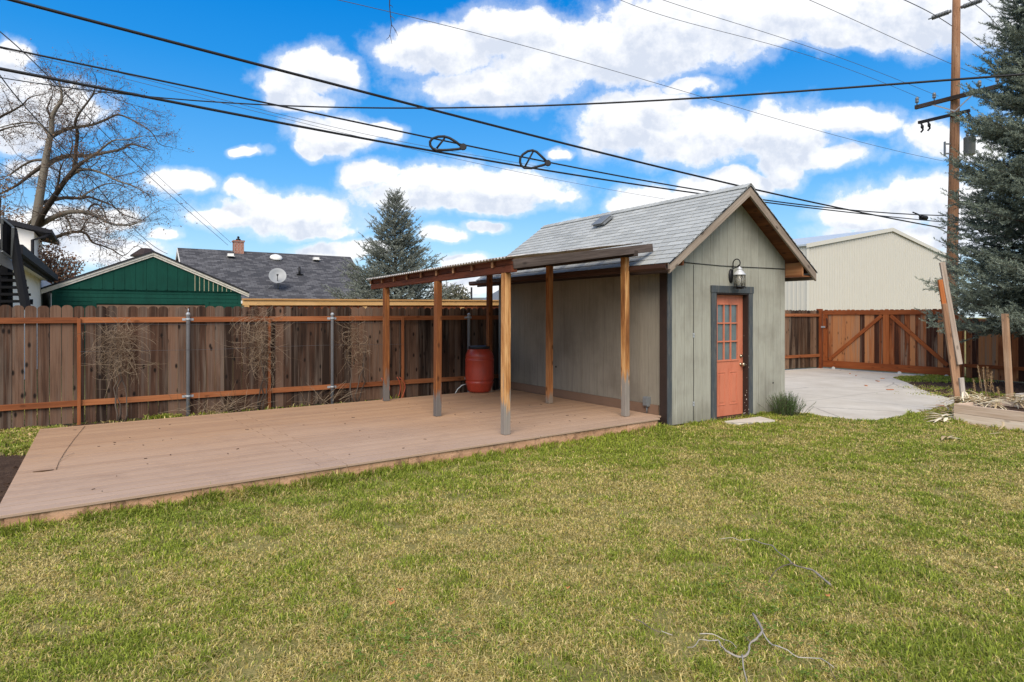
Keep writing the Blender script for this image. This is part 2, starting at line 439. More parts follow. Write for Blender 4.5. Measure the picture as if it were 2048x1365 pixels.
def m_stain():
    n = NT('orange_tan_fascia'); uv = n.uv(); p = n.pos()
    a = n.noise(n.map(uv, (2, 9, 1)), 1, 6, .7); b = n.noise(p, 9, 5, .7)
    c = n.ramp(a, [(.3, (.36,.19,.105)), (.7, (.62,.38,.24))])
    c = n.mix(n.ramp(b, [(.50, 0.), (.66, .7)]), c, (.12,.07,.045))
    n.bump(b, .8, .02)
    return n.fin(c, .9, 0, .15)
M['fascia'] = m_stain()
M['gap_shade'] = plain('gap_shade', (.045,.028,.020), .95, 0, .3, 20, 0, .05)  # near-black brown standing in for shade between the deck boards
M['metal_wall'] = plain('beige_metal_wall', (.55,.53,.475), .5, .0, .04, 1.2)
M['metal_roof'] = plain('pale_metal_roof', (.50,.54,.58), .35, .4, .05, 1.2)
M['dish'] = plain('satellite_grey', (.27,.28,.29), .45, .1, .15, 8)
# ================================================================== camera
cam = bpy.data.cameras.new('camera'); co = bpy.data.objects.new('camera', cam); C.objects.link(co)
co.location = (0, 0, H); co.rotation_euler = (rad(90), 0, 0)
cam.sensor_width = 36; cam.lens = F/2048*36; cam.shift_y = -(682.5-HY)/2048
cam.clip_end = 3000; cam.clip_start = .05
bpy.context.scene.camera = co

AN = rad(33.0)                       # everything on this block runs at this angle to the view
U = Vector((math.cos(AN), math.sin(AN), 0)); W_ = Vector((-math.sin(AN), math.cos(AN), 0))
# ================================================================== ground
g = MB(); n = 24
g.v = []; 
ext = [(-400, -60), (400, -60), (400, 900), (-400, 900)]
g.quad(*[Vector((x, y, 0)) for x, y in ext], g=(1,0,0))
go = struct(g.build('ground', M['ground']))

pad_px = [(1787,757),(1815,767),(1850,783),(1885,794),(1916,803),(1905,810),(1878,817),(1850,823),(1800,834),(1770,839),(1740,843),(1710,842),(1680,838),(1650,834),(1620,829),(1590,826)]
pad_poly = [(4.78,11.02),(1.9,15.4),(7.6,19.1),(10.05,20.3),(11.75,17.55)] + [tuple(G(*p)[:2]) for p in pad_px]
bed_dir = Vector((.40,-.9165,0)); bed_nrm = Vector((.9165,.40,0))
soil_r_poly = [(11.75,17.55),(12.1,16.9),(16.5,10.0),(17.5,6.2),(9.3,6.6),(8.6,9.0),tuple(G(1990,803)[:2]),tuple(G(1925,806)[:2]),tuple(G(1885,794)[:2]),tuple(G(1850,783)[:2]),tuple(G(1815,767)[:2])]
deck_o = Vector((2.205, 9.36, 0)); dE = Vector((.8015, .598, 0)); dN = Vector((-.598, .8015, 0)); DL = 7.40; DW = 4.40; DZ = .155
deck_poly = [tuple((deck_o)[:2]), tuple((deck_o - dE*DL)[:2]), tuple((deck_o - dE*DL + dN*DW)[:2]), tuple((deck_o + dN*DW + dE*.5)[:2])]
fo = Vector((-7.48, 9.19, 0)); fa = rad(34.1); fU = Vector((math.cos(fa), math.sin(fa), 0)); fN = Vector((-math.sin(fa), math.cos(fa), 0))
dl = deck_o - dE*DL
soil_l_poly = [(-3.96,4.76), tuple((dl + dN*(DW))[:2]), tuple((dl + dN*DW + dE*9)[:2]), tuple((fo + fU*11)[:2]), tuple((fo - fU*4)[:2]), (-12, 4), (-5.0, 4.2)]
def sheet(name, poly, z, m, sub=None):
    b = MB(); pts = [Vector((x, y, 0)) for x, y in poly]
    b.prism([p + Vector((0,0,z-.02)) for p in pts], (0,0,.02), g=(1,0,0))
    return struct(b.build(name, m))
sheet('pavement', pad_poly, .012, M['concrete'])
sheet('soil_bed_ground', soil_r_poly, .006, M['dirt'])
sheet('soil_ground', soil_l_poly, .005, M['dirt'])

# ================================================================== deck
deck = thing('wooden_deck', 'low weathered tan board deck running from the lawn to the shed wall', 'deck', tuple(deck_o), 0)
b = MB(); bw = .139; k = 0; w = 0
while w < DW:
    w1 = min(w + bw - .0115, DW)
    xl = -DL - .27*(1 - w/DW)
    xr = (0 if w < .12 else .21) + .055*w
    cuts = [xl] + sorted([c for c in ((-5.1 if k % 2 else -4.86), ((-1.2 if k % 2 else -2.3) if 1 else 0)) if xl < c < xr]) + [xr]
    for a0, a1 in zip(cuts[:-1], cuts[1:]):
        a0 += .003; a1 -= .003
        sk = (.27*bw/DW if a0 < -7 else 0)
        q = [dE*a0 + dN*w, dE*a1 + dN*w, dE*a1 + dN*w1, dE*(a0+sk) + dN*w1]
        dz = R(-.0012, .0012)
        b.hexa([p + Vector((0,0,DZ-.025+dz)) for p in q] + [p + Vector((0,0,DZ+dz)) for p in q], dE)
    w += bw; k += 1
b.build('decking', M['deck'], deck, bevel=.003)
b = MB()
for i in range(11):
    a0, a1 = -DL -.2 + i*.69, -DL -.2 + (i+1)*.69 - .004
    a1 = min(a1, -.03)
    b.hexa([dE*x + dN*y + Vector((0,0,z)) for z in (-.05, DZ-.028) for x, y in ((a0,.022+R(-.006,.004)),(a1,.022+R(-.006,.004)),(a1,.08),(a0,.08))], dE)
b.build('front_fascia', M['fascia'], deck)
b = MB(); b.hexa([dE*x + dN*y + Vector((0,0,z)) for z in (-.05, DZ-.028) for x, y in ((-DL-.23,.05),(-DL-.2,.05),(-DL+.07,DW-.05),(-DL+.04,DW-.05))], dN)
b.build('side_fascia', M['fascia'], deck)
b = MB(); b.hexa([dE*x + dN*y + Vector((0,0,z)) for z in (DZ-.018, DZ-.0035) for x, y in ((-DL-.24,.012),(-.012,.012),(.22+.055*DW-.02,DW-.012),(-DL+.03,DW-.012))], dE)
b.build('gap_shade', M['gap_shade'], deck)  # dark sheet just below the board tops paints the shade of the gaps
# joists under the boards so that the gaps are dark
b = MB()
for i in range(12):
    x = -DL + .1 + i*.66
    b.hexa([dE*(x+dx) + dN*y + Vector((0,0,z)) for z in (-.02, DZ-.027) for dx, y in ((0,.09),(.04,.09),(.04,DW-.06),(0,DW-.06))], dN)
b.build('joist_frame', M['dark_picket'], deck)

# ================================================================== shed
SC = Vector((2.356, 9.50, 0)); SW = 2.93; SL = 4.85
shed = thing('garden_shed', 'grey green gabled garden shed with a coral door and grey shingle roof', 'shed', tuple(SC), AN)
RZ, SLP, EV = 3.77, .723, .36
FO, BO = .37, .36
def roofz(x): return RZ - SLP*abs(x - SW/2)
under = .055
def wz(x): return roofz(x) - under
# siding strips of the front, with the door opening
DX0, DX1, DZT = 1.09, 1.885, 2.04
def strips(mb, x0, x1, y0, y1, zb, zt, seam):
    """one sheet-siding strip between x0 and x1; zt is a function"""
    segs = [(zb, seam - .003), (seam + .003, None)] if seam else [(zb, None)]
    for z0, z1 in segs:
        t0 = zt(x0) if z1 is None else min(z1, zt(x0)); t1 = zt(x1) if z1 is None else min(z1, zt(x1))
        mid = SW/2
        pts = [(x0, z0), (x1, z0), (x1, t1)]
        if z1 is None and x0 < mid < x1: pts.append((mid, zt(mid)))
        pts.append((x0, t0))
        if min(t0, t1) <= z0 + .01:  continue
        mb.prism([Vector((x, y0, z)) for x, z in pts], (0, y1-y0, 0))
b = MB(); gp = .2032; grooves = [.0] ; x = .155
while x < SW: grooves.append(x); x += gp
grooves.append(SW)
for i in range(len(grooves)-1):
    x0, x1 = grooves[i] + (.003 if i else 0), grooves[i+1] - (.003 if i < len(grooves)-2 else 0)
    segs = []
    if x1 <= DX0 - .0 or x0 >= DX1: segs = [(x0, x1, .02)]
    else:
        if x0 < DX0: segs.append((x0, DX0, .02))
        if x1 > DX1: segs.append((DX1, x1, .02))
        segs.append((max(x0, DX0), min(x1, DX1), DZT))
    for a0, a1, zb in segs:
        if a1 - a0 > .003: strips(b, a0, a1, 0, .016, zb, wz, 2.49)
b.build('front_siding', M['siding'], shed)
b = MB()     # wall boxes behind the siding
b.prism([Vector(p) for p in ((0.02,.016,.02),(DX0,.016,.02),(DX0,.016,wz(DX0)-.01),(.02,.016,wz(.02)-.01))], (0,.09,0))
b.prism([Vector(p) for p in ((DX1,.016,.02),(SW-.02,.016,.02),(SW-.02,.016,wz(SW-.02)-.01),(DX1,.016,wz(DX1)-.01))], (0,.09,0))
b.prism([Vector(p) for p in ((DX0+.001,.016,DZT),(DX1-.001,.016,DZT),(DX1-.001,.016,wz(DX1)-.01),(SW/2,.016,wz(SW/2)-.01),(DX0+.001,.016,wz(DX0)-.01))], (0,.09,0))
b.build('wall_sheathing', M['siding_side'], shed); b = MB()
b.prism([Vector(p) for p in ((0.0,SL-.02,.02),(SW,SL-.02,.02),(SW,SL-.02,wz(SW)),(SW/2,SL-.02,wz(SW/2)),(0,SL-.02,wz(0)))], (0,.02,0))
b.build('rear_wall', M['siding'], shed)
b = MB(); y = .0; i = 0       # side wall, grooves
while y < SL - .02:
    y1 = min(y + gp, SL - .022)
    b.b2(-.0, .016, y + (.018 if i == 0 else .0018), y1 - .0018, DZ + .15, wz(0) - .02); y = y1; i += 1
    if y1 >= SL - .023: break
b.b2(.016, .06, .11, SL-.02, .02, wz(0)-.05)
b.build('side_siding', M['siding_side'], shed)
b = MB(); y = 0; i = 0
while True:
    y1 = min(y + gp, SL - .022)
    b.b2(SW-.016, SW, y + (.018 if i == 0 else .003), y1 - .003, .02, wz(0) - .02); y = y1; i += 1
    if y1 >= SL - .023: break
b.b2(SW-.06, SW-.016, .11, SL-.02, .02, wz(0)-.05)
b.build('far_side_siding', M['siding'], shed)
b = MB(); b.b2(-.022, .012, .19, SL-.03, DZ+.004, DZ+.148); b.build('baseboard', M['brown_base'], shed)
b = MB(); b.b2(-.026, .0, -.002, .148, .02, wz(0)-.09); b.build('side_corner_trim', M['brown_trim'], shed, bevel=.003)
b = MB(); b.b2(-.028, .062, -.024, -.003, -.02, wz(0)-.10); b.build('front_corner_trim', M['slate_trim'], shed, bevel=.003)
# roof: sheathing, shingles on both slopes
b = MB()
for sgn in (-1, 1):
    xe = SW/2 + sgn*(SW/2 + EV); nx = Vector((SLP*sgn, 0, 1)).normalized()
    q = [Vector((SW/2, -FO+.03, RZ)), Vector((xe, -FO+.03, roofz(xe))), Vector((xe, SL+BO, roofz(xe))), Vector((SW/2, SL+BO, RZ))]
    b.hexa([p - nx*.040 for p in q] + [p - nx*.016 for p in q], (0,1,0))
roof = b.build('roof', M['soffit'], shed)
b = MB(); slen = math.hypot(SW/2+EV, SLP*(SW/2+EV)); nc = 18; ex = slen/nc
for sgn in (-1, 1):
    dn = Vector((sgn, 0, -SLP)).normalized(); nx = Vector((SLP*sgn, 0, 1)).normalized()
    for c in range(nc):
        s0 = slen - (c+1)*ex; s1 = slen - c*ex
        y = -FO - .012 - (c*.11 % .305); yend = SL + BO
        while y < yend:
            a0 = max(y + .0065, -FO-.012); a1 = min(y + .305 - .0065, yend)
            y += .305
            if a1 - a0 < .02: continue
            base = Vector((SW/2, 0, RZ))
            lo = base + dn*(s1 + (.012 if c == 0 else .0)); hi = base + dn*(s0 - .01 if s0 > .01 else s0)
            jj = R(-.0015, .0015)
            bot = [lo + nx*(-.004+.0) , hi + nx*-.014]
            top = [lo + nx*(.0035+jj*.5), hi + nx*-.006]
            P = [bot[0]+Vector((0,a0,0)), bot[0]+Vector((0,a1,0)), bot[1]+Vector((0,a1,0)), bot[1]+Vector((0,a0,0)),
                 top[0]+Vector((0,a0,0)), top[0]+Vector((0,a1,0)), top[1]+Vector((0,a1,0)), top[1]+Vector((0,a0,0))]
            if sgn > 0: P = [P[1],P[0],P[3],P[2],P[5],P[4],P[7],P[6]]
            b.hexa(P, (0,1,0))
y = -FO - .012                     # ridge caps
while y < SL + BO:
    for sgn in (-1, 1):
        dn = Vector((sgn, 0, -SLP)).normalized(); nx = Vector((SLP*sgn, 0, 1)).normalized(); base = Vector((SW/2, 0, RZ+.010))
        a0, a1 = y, min(y + .15, SL+BO)
        q = [base, base + dn*.13]
        b.hexa([q[0]+Vector((0,a0,0)), q[1]+Vector((0,a0,0)), q[1]+Vector((0,a1,-.0)), q[0]+Vector((0,a1,0)),
                q[0]+nx*.008+Vector((0,a0,0.004)), q[1]+nx*.012+Vector((0,a0,0)), q[1]+nx*.005+Vector((0,a1,0)), q[0]+nx*.004+Vector((0,a1,0))], (0,1,0))
    y += .146
b.build('shingles', M['shingle'], roof)
# drip edge under the shingles at the front, then the rake boards
for sgn in (-1, 1):
    xe = SW/2 + sgn*(SW/2 + EV); base = Vector((SW/2, 0, RZ)); b = MB()
    q = [(SW/2, RZ-.018), (xe, roofz(xe)-.018), (xe, roofz(xe)-.165), (SW/2, RZ-.185)]
    b.prism([Vector((x, -FO+.002, z)) for x, z in q], (0,.036,0), g=(1,0,-SLP*sgn))
    b.build('rake_board', M['rake'], shed, bevel=.003)
    b = MB(); q = [(SW/2, RZ-.001), (xe+.01*sgn, roofz(xe+.01*sgn)-.001), (xe+.01*sgn, roofz(xe)-.03), (SW/2, RZ-.03)]
    b.prism([Vector((x, -FO-.010, z)) for x, z in q], (0,.009,0), g=(1,0,0)); b.build('drip_edge', M['black_metal'], shed)
    b = MB(); xb = SW/2 + sgn*(SW/2+EV-.022)
    b.b2(min(xb, xb-.03*sgn), max(xb, xb-.03*sgn), -FO+.04, SL+BO-.01, roofz(xb)-.165, roofz(xb)-.052); 
    b.build('fascia_board', M['brown_trim'] if sgn < 0 else M['rake'], shed)
b = MB()       # lookouts and boxed end at the far corner
b.b2(SW+.002, SW+EV-.055, -FO+.042, .05, 2.355, 2.375); b.build('eave_soffit', M['soffit'], shed)
b = MB(); b.b2(SW+.01, SW+.05, -FO+.05, -.002, 2.376, 2.60); b.build('lookout', M['soffit'], shed)
b = MB(); b.b2(SW+.051, SW+EV-.06, -.05, -.01, 2.376, 2.47); b.build('lookout', M['soffit'], shed)
b = MB(); b.b2(-.045, -.01, -FO+.05, -.028, 2.42, 2.60); b.build('lookout', M['soffit'], shed)
b = MB(); xg = -EV - .005      # gutter: an open U profile
prof = [(0,.0),(-.085,.0),(-.11,.03),(-.11,.085),(-.102,.085),(-.102,.036),(-.08,.010),(0,.010)]
b.prism([Vector((xg+x, -FO-.02, roofz(-EV)-.115+z)) for x, z in prof], (0, SL+FO+BO+.14, 0), g=(0,1,0))
b.build('gutter', M['gutter'], shed)
b = MB()
b.box((0,0,.035), (.30,.33,.035)); b.box((0,.02,.075), (.36,.30,.018)); b.box((0,-.02,.06), (.22,.2,.03))
v = b.build('roof_vent', M['grey_metal'], shed, bevel=.008)
# where the vent sits: solve on the slope
def on_shed_roof(px, py, sgn=-1):
    d = Vector(((px-CX)/F, 1, -(py-HY)/F)); n0 = Vector((SLP*sgn, 0, 1)); Rm = Matrix.Rotation(AN, 3, 'Z'); nw = Rm @ n0
    p0 = SC + Rm @ Vector((SW/2, 0, RZ)); o = Vector((0,0,H)); t = (p0-o).dot(nw)/d.dot(nw)
    return Rm.inverted() @ (o + d*t - SC)
p = on_shed_roof(1208, 447); v.location = p; v.rotation_euler = (0, -math.atan(SLP), 0); v.location.z += .01
# door, frame
b = MB()
b.b2(DX0-.125, DX0-.012, -.028, -.002, -.01, DZT+.012); f1 = b.build('door_jamb', M['slate_trim'], shed, bevel=.003)
b = MB(); b.b2(DX1+.012, DX1+.115, -.028, -.002, .0, DZT+.012); b.build('door_jamb', M['slate_trim'], shed, bevel=.003)
b = MB(); b.b2(DX0-.135, DX1+.13, -.036, -.002, DZT+.0125, DZT+.125); b.build('door_header', M['slate_trim'], shed, bevel=.003)
b = MB(); b.b2(DX0-.012, DX0+.006, -.018, .13, .02, DZT); b.b2(DX1-.006, DX1+.012, -.018, .13, .02, DZT); b.b2(DX0+.006, DX1-.006, -.018, .13, DZT-.012, DZT+.012)
b.b2(DX0+.006, DX1-.006, -.03, .13, .0, .028)
b.build('door_casing', M['brown_trim'], shed)
b = MB()     # flaked paint on the right casing and its foot
for i in range(26):
    z = .05 + 1.5*random.random()**2; s_ = R(.004,.011); b.box((DX1+.0135, R(-.025,.02), z), (.004, s_, s_*R(1.2,3.5)))
for i in range(16):
    z = .03 + 1.9*random.random()**2; s_ = R(.003,.008); b.box((DX1-.0075, R(.0,.07), z), (.004, s_, s_*R(1,4)))
b.build('flaked_paint', M['cream_trim'], shed)['kind'] = 'stuff'
dx0, dx1 = DX0+.008, DX1-.008; dy = .085
gx0, gx1, gz0, gz1 = 1.225, 1.735, .955, 1.86
b = MB(); b.b2(dx0, gx0, dy, dy+.04, .035, 2.02); b.b2(gx1, dx1, dy, dy+.04, .035, 2.02); b.b2(gx0, gx1, dy, dy+.04, .035, gz0); b.b2(gx0, gx1, dy, dy+.04, gz1, 2.02)
door = b.build('door', M['door'], shed)
b = MB()
for x0, x1, z0, z1 in ((gx0-.025, gx1+.025, gz1, gz1+.025), (gx0-.025, gx1+.025, gz0-.025, gz0), (gx0-.025, gx0, gz0, gz1), (gx1, gx1+.025, gz0, gz1)):
    b.b2(x0, x1, dy-.012, dy+.004, z0, z1)
for i in (1, 2):
    x = gx0 + (gx1-gx0)*i/3; b.b2(x-.011, x+.011, dy-.008, dy+.016, gz0, gz1)
    z = gz0 + (gz1-gz0)*i/3
    for k in range(3):
        xa = gx0 + (gx1-gx0)*k/3 + (.0115 if k else 0); xb = gx0 + (gx1-gx0)*(k+1)/3 - (.0115 if k < 2 else 0)
        b.b2(xa, xb, dy-.006, dy+.014, z-.011, z+.011)
b.build('window_grille', M['door'], door, bevel=.002)
b = MB(); b.b2(gx0, gx1, dy+.018, dy+.024, gz0, gz1); b.build('window_pane', M['door_glass'], door)
for x0, x1 in ((1.235, 1.435), (1.535, 1.735)):
    b = MB(); z0, z1 = .21, .76
    for q in ((x0,x1,z1-.018,z1),(x0,x1,z0,z0+.018),(x0,x0+.018,z0+.018,z1-.018),(x1-.018,x1,z0+.018,z1-.018)): b.b2(q[0],q[1],dy-.007,dy+.003,q[2],q[3])
    b.b2(x0+.045, x1-.045, dy-.006, dy+.003, z0+.045, z1-.045)
    b.build('door_panel', M['door'], door, bevel=.004)
b = MB(); b.lathe((1.825, dy, .865), [(.030,0),(.032,.006),(.014,.012),(.013,.035),(.028,.045),(.033,.06),(.028,.075),(.01,.08)], 20, (0,-1,0)); b.build('door_knob', M['brass'], door)
b = MB(); b.lathe((1.825, dy, 1.005), [(.030,0),(.032,.012),(.020,.022),(.018,.03)], 20, (0,-1,0)); b.build('deadbolt', M['brass'], door)
# seam of the old panel door, hasp plates
def ft(px):
    r = (px-CX)/F; return (9.5*r-2.356)/(U.x-U.y*r)
def fz(t, py): return H - (py-HY)/F*(9.5+U.y*t)
b = MB(); t = ft(1387); b.b2(t-.004, t+.004, -.0035, -.0005, .05, 2.47); b.build('panel_seam', M['black_metal'], shed)
for py in (671, 808):
    b = MB(); z = fz(t, py); b.b2(t-.022, t+.016, -.008, -.0036, z-.035, z+.035); b.lathe((t-.006, -.008, z+.012), [(.012,0),(.010,.012),(.004,.016)], 12, (0,-1,0)); b.build('hasp_plate', M['galv'], shed)
b = MB(); t = ft(1546); z = fz(t, 766); b.lathe((t, -.001, z), [(.017,0),(.014,.004)], 14, (0,-1,0)); b.build('wall_hole_plug', M['black_metal'], shed)
# cable along the seam
b = MB(); b.tube([(.07,-.008,2.515),(.6,-.008,2.497),(1.2,-.008,2.487),(1.7,-.008,2.49),(2.4,-.008,2.50),(2.9,-.008,2.505)], .006, 6); b.build('wall_cable', M['cable'], shed)
# lantern
lt = 1.453; lx = lt; ly = -.175
b = MB(); b.lathe((lx, -.002, 2.33), [(.055,0),(.055,.012),(.035,.03),(.02,.035)], 20, (0,-1,0))
for v_ in b.v: v_.z = 2.33 + (v_.z-2.33)*2.1
lan = b.build('wall_lantern', M['black_metal'], shed)
b = MB(); pts = [Vector((lx,-.03,2.30)), Vector((lx,-.045,2.42)), Vector((lx,-.05,2.50))]
for i in range(15):
    a = math.pi - i*math.pi*1.35/14
    pts.append(Vector((lx, -.115-.068*-math.cos(a)*-1*-1, 2.52 + .068*math.sin(a))) if False else Vector((lx, -.118 + .068*math.cos(math.pi-a)*1.0, 2.52+.068*math.sin(a))))
pts = pts[:3] + [Vector((lx, -.118 + .068*math.cos(i*math.pi*1.35/14), 2.53 + .068*math.sin(i*math.pi*1.35/14))) for i in range(15)]
b.tube(pts, .009, 8); b.tube([(lx,-.05,2.45),(lx,-.11,2.462),(lx,-.165,2.50),(lx,ly,2.475)], .007, 8); b.tube([(lx,ly,2.50),(lx,ly,2.44)], .006, 8)
b.build('scroll_arm', M['black_metal'], lan)
b = MB(); b.lathe((lx,ly,2.335), [(.094,0),(.098,.008),(.085,.028),(.060,.060),(.040,.078),(.040,.092),(.047,.096),(.030,.118),(.012,.130),(.010,.142)], 24); b.build('lantern_cap', M['lantern_white'], lan)
b = MB(); b.lathe((lx,ly,2.135), [(.088,0),(.088,.02),(.03,.02)], 24); b.lathe((lx,ly,2.115), [(.05,0),(.06,.018)], 20)
for i in range(6):
    a = i*math.pi/3; c0 = Vector((lx+.086*math.cos(a), ly+.086*math.sin(a), 2.15)); a2 = a + math.pi/3
    c1 = Vector((lx+.086*math.cos(a2), ly+.086*math.sin(a2), 2.15)); up = Vector((0,0,.19))
    b.tube([c0, c0+up], .0045, 5); b.tube([c0, c1+up], .003, 5); b.tube([c1, c0+up], .003, 5)
    b.tube([c0, c0*1+Vector((math.cos(a)*.015,math.sin(a)*.015,-.03))], .005, 5)
b.build('lantern_cage', M['black_metal'], lan)
n = NT('smoky_glass'); n.fin((.35,.33,.28), .15, 0, .5); n.b.inputs['Alpha'].default_value = .45; M['smoke'] = n.m
b = MB(); b.lathe((lx,ly,2.155), [(.078,0),(.080,.09),(.078,.18)], 24); b.build('lantern_glass', M['smoke'], lan)
b = MB(); b.lathe((lx,ly,2.155), [(.016,0),(.016,.05),(.030,.085),(.028,.11),(.005,.13)], 14); b.build('bulb', M['white_tube'], lan)
# outlet box on the side wall
def st(px):       # distance along the side wall
    r = (px-CX)/F; return (2.356-9.5*r)/(.5446+.8387*r)
t = st(1297); z = H - (803-HY)/F*(9.5+W_.y*t)
b = MB(); b.b2(-.072, -.001, t-.055, t+.055, z-.075, z+.075); b.b2(-.085,-.0725, t-.045, t+.045, z-.06, z+.065); ob = b.build('outlet_box', M['grey_metal'], shed, bevel=.006)
b = MB(); b.tube([(-.036,t,z-.074),(-.036,t,DZ+.01)], .011, 8); b.build('conduit', M['grey_metal'], ob)
t = st(1112); z = H - (734-HY)/F*(9.5+W_.y*t)
b = MB(); b.lathe((-.001,t,z), [(.020,0),(.017,.004)], 14, (-1,0,0)); b.build('wall_hole_plug', M['black_metal'], shed)

# ================================================================== pergola
PS = {'f0': (-.083,8.08), 'f1': (-1.133,9.55), 'f2': (-2.256,11.27), 'r0': (1.722,9.55), 'r1': (.65,10.95), 'r2': (-.459,12.59)}
per = thing('patio_cover', 'six post patio cover with a corrugated sheet roof standing on the deck beside the shed', 'patio cover', (-.3, 10.2, DZ), 0)
row = Vector((.775,.632,0)); colv = Vector((-.562,.827,0))
tops = {'f0': 2.228, 'f1': 2.205, 'f2': 2.18, 'r0': 2.565, 'r1': 2.55, 'r2': 2.515}
mats = {'f0': 'post_front', 'f1': 'post', 'f2': 'post', 'r0': 'post_front', 'r1': 'post_rear', 'r2': 'post_rear'}
for k_, (x, y) in PS.items():
    b = MB(); hw = .047
    Rz = Matrix.Rotation(rad(35), 3, 'Z')
    lean = Vector((R(-.012,.012), R(-.012,.012), 0))
    q = [Rz @ Vector(p) for p in ((-hw,-hw,0),(hw,-hw,0),(hw,hw,0),(-hw,hw,0))]
    b.hexa([Vector((x,y,DZ+.002))+p for p in q] + [Vector((x,y,tops[k_]))+p+lean for p in q], (0,0,1))
    b.build('post', M[mats[k_]], per, world=True, bevel=.006)
    b = MB(); q2 = [p*1.08 for p in q]
for nm, ks, m_, ext0, ext1 in (('low_beam', ('f0','f2'), 'rust_beam', .20, .62), ('high_beam', ('r0','r2'), 'grey_board', .22, .5)):
    a = Vector((*PS[ks[0]], tops[ks[0]]+.045)); c = Vector((*PS[ks[1]], tops[ks[1]]+.045)); d = (c-a).normalized()
    b = MB(); b.beam(a - d*ext0, c + d*ext1, .085, .088)
    b.build(nm, M[m_], per, world=True, bevel=.004)
sl = .144
Llen = (Vector(PS['f2'])-Vector(PS['f0'])).length + .62 + .20
a0 = Vector((*PS['f0'], tops['f0']+.09)) - colv*.20
b = MB(); nr = 9
for i in range(nr):
    s = .42 + i*(Llen-.45)/(nr-1)
    p = a0 + colv*s + Vector((0,0,-.048*s/Llen+.038)) - row*.06 - Vector((0,0,.008))
    e = p + row*2.72 + Vector((0,0,sl*2.72))
    p2 = MB(); p2.beam(p, e, .038, .074); p2.build('rafter', M['rust_beam'], per, world=True)
    p3 = MB(); p3.beam(p - row*.012, p - row*.001, .040, .076); p3.build('rafter_end', M['rafter_end'], per, world=True)
b = MB(); p = a0 + Vector((0,0,.012)) + row*-.02
b.beam(p, p + row*2.75 + Vector((0,0,sl*2.75)), .038, .120); b.build('fly_rafter', M['grey_board'], per, world=True, bevel=.003)
b = MB(); p = a0 + colv*.0 + Vector((0,0,.005)) - row*.015; e = p + colv*(Llen) - Vector((0,0,.05))
b.beam(p + Vector((0,0,.042)), e + Vector((0,0,.042)), .022, .075); b.build('blocking', M['rust_beam'], per, world=True)
# corrugated sheets
b = MB(); na, nb = 480, 6; La = Llen + .04; Lb = 2.66
o0 = a0 - colv*.03 - row*.14 + Vector((0,0,.092))
for i in range(na+1):
    s = La*i/na
    for j in range(nb+1):
        q = Lb*j/nb; w_ = .012*math.sin(2*math.pi*s/.076)
        b.v.append(o0 + colv*s + row*q + Vector((0,0, sl*q - .05*s/La + w_ + .004*math.sin(j*2.1+s*1.3))))
for i in range(na):
    for j in range(nb):
        a_ = i*(nb+1)+j
        b.face((a_, a_+nb+1, a_+nb+2, a_+1), [(0,0),(1,0),(1,1),(0,1)], .5, True)
sh = b.build('roof_sheet', M['corr'], per, world=True)
md = sh.modifiers.new('Thickness', 'SOLIDIFY'); md.thickness = .003; md.offset = 1

# ================================================================== barrel
b = MB(); bx = A(959, 785, 12.62); bz = DZ + .004
pr = [(.20,0),(.225,.012),(.245,.05),(.272,.16),(.283,.19),(.283,.205),(.272,.215),(.272,.235),(.283,.245),(.284,.26),(.288,.45),(.284,.62),(.290,.635),(.290,.655),(.276,.668),(.276,.685),(.284,.70),(.270,.76),(.235,.84),(.205,.865),(.20,.88)]
bar = b
bt = thing('rain_barrel', 'terracotta red plastic barrel with a black lid standing by the rear deck post', 'barrel', (bx.x, bx.y, bz))
b.lathe((0,0,0), pr, 40); b.build('body', M['barrel'], bt)
b = MB(); b.lathe((0,0,.862), [(.205,0),(.222,.0),(.224,.045),(.215,.052),(.20,.054),(.19,.044),(.01,.044)], 40); b.build('lid', M['barrel_lid'], bt)

# door step slab, shrub later
b = MB(); q = [(1455,846),(1474,853),(1548,845),(1520,836)]
b.prism([G(*p) + Vector((0,0,.0)) for p in ((1449,847),(1477,852),(1550,845),(1520,837.5))], (0,0,.035), g=(1,0,0))
tag(b.build('door_step', M['concrete'], bevel=.005), 'small concrete slab set in the grass below the coral door', 'step')
# ================================================================== back fence
def picket(mb, x0, x1, y0, y1, z0, z1, top='round'):
    w = x1-x0; h = w*.30
    if top == 'round':
        pts = [(x0,z0),(x1,z0),(x1,z1-h),(x1-.10*w,z1-h*.42),(x1-.27*w,z1-h*.08),((x0+x1)/2,z1),(x0+.27*w,z1-h*.08),(x0+.10*w,z1-h*.42),(x0,z1-h)]
    elif top == 'dog':
        pts = [(x0,z0),(x1,z0),(x1,z1-.035),(x1-.03,z1),(x0+.03,z1),(x0,z1-.035)]
    else: pts = [(x0,z0),(x1,z0),(x1,z1),(x0,z1)]
    mb.prism([Vector((x,y0,z)) for x, z in pts], (0,y1-y0,0), g=(0,0,1))
fen = thing('back_fence', 'long dark weathered picket fence with orange rails along the rear of the deck', 'fence', tuple(fo), fa)
b = MB(); x = -4.0
while x < 17.9:
    w = .139; top = 1.835 + R(-.008,.008) + x*.0022
    if x < -.9: top += 0
    picket(b, x, x+w, R(0,.004), .018, R(.0,.03), top, 'round'); x += w + (R(.006,.012) if x < 1 else R(.001,.005))
b.build('picket_panel', M['picket'], fen)
def tf(px):
    r = (px-CX)/F; return (r*9.19+7.48)/(fU.x-r*fU.y)
def railz(x, top): return (1.607 + x*.0042) if top else (.333 + .0005*x)
joints = [-4.0, tf(158)-2.45, tf(158), tf(375), tf(537), tf(662), tf(803), tf(934), tf(934)+2.4, tf(934)+4.8, tf(934)+7.2]
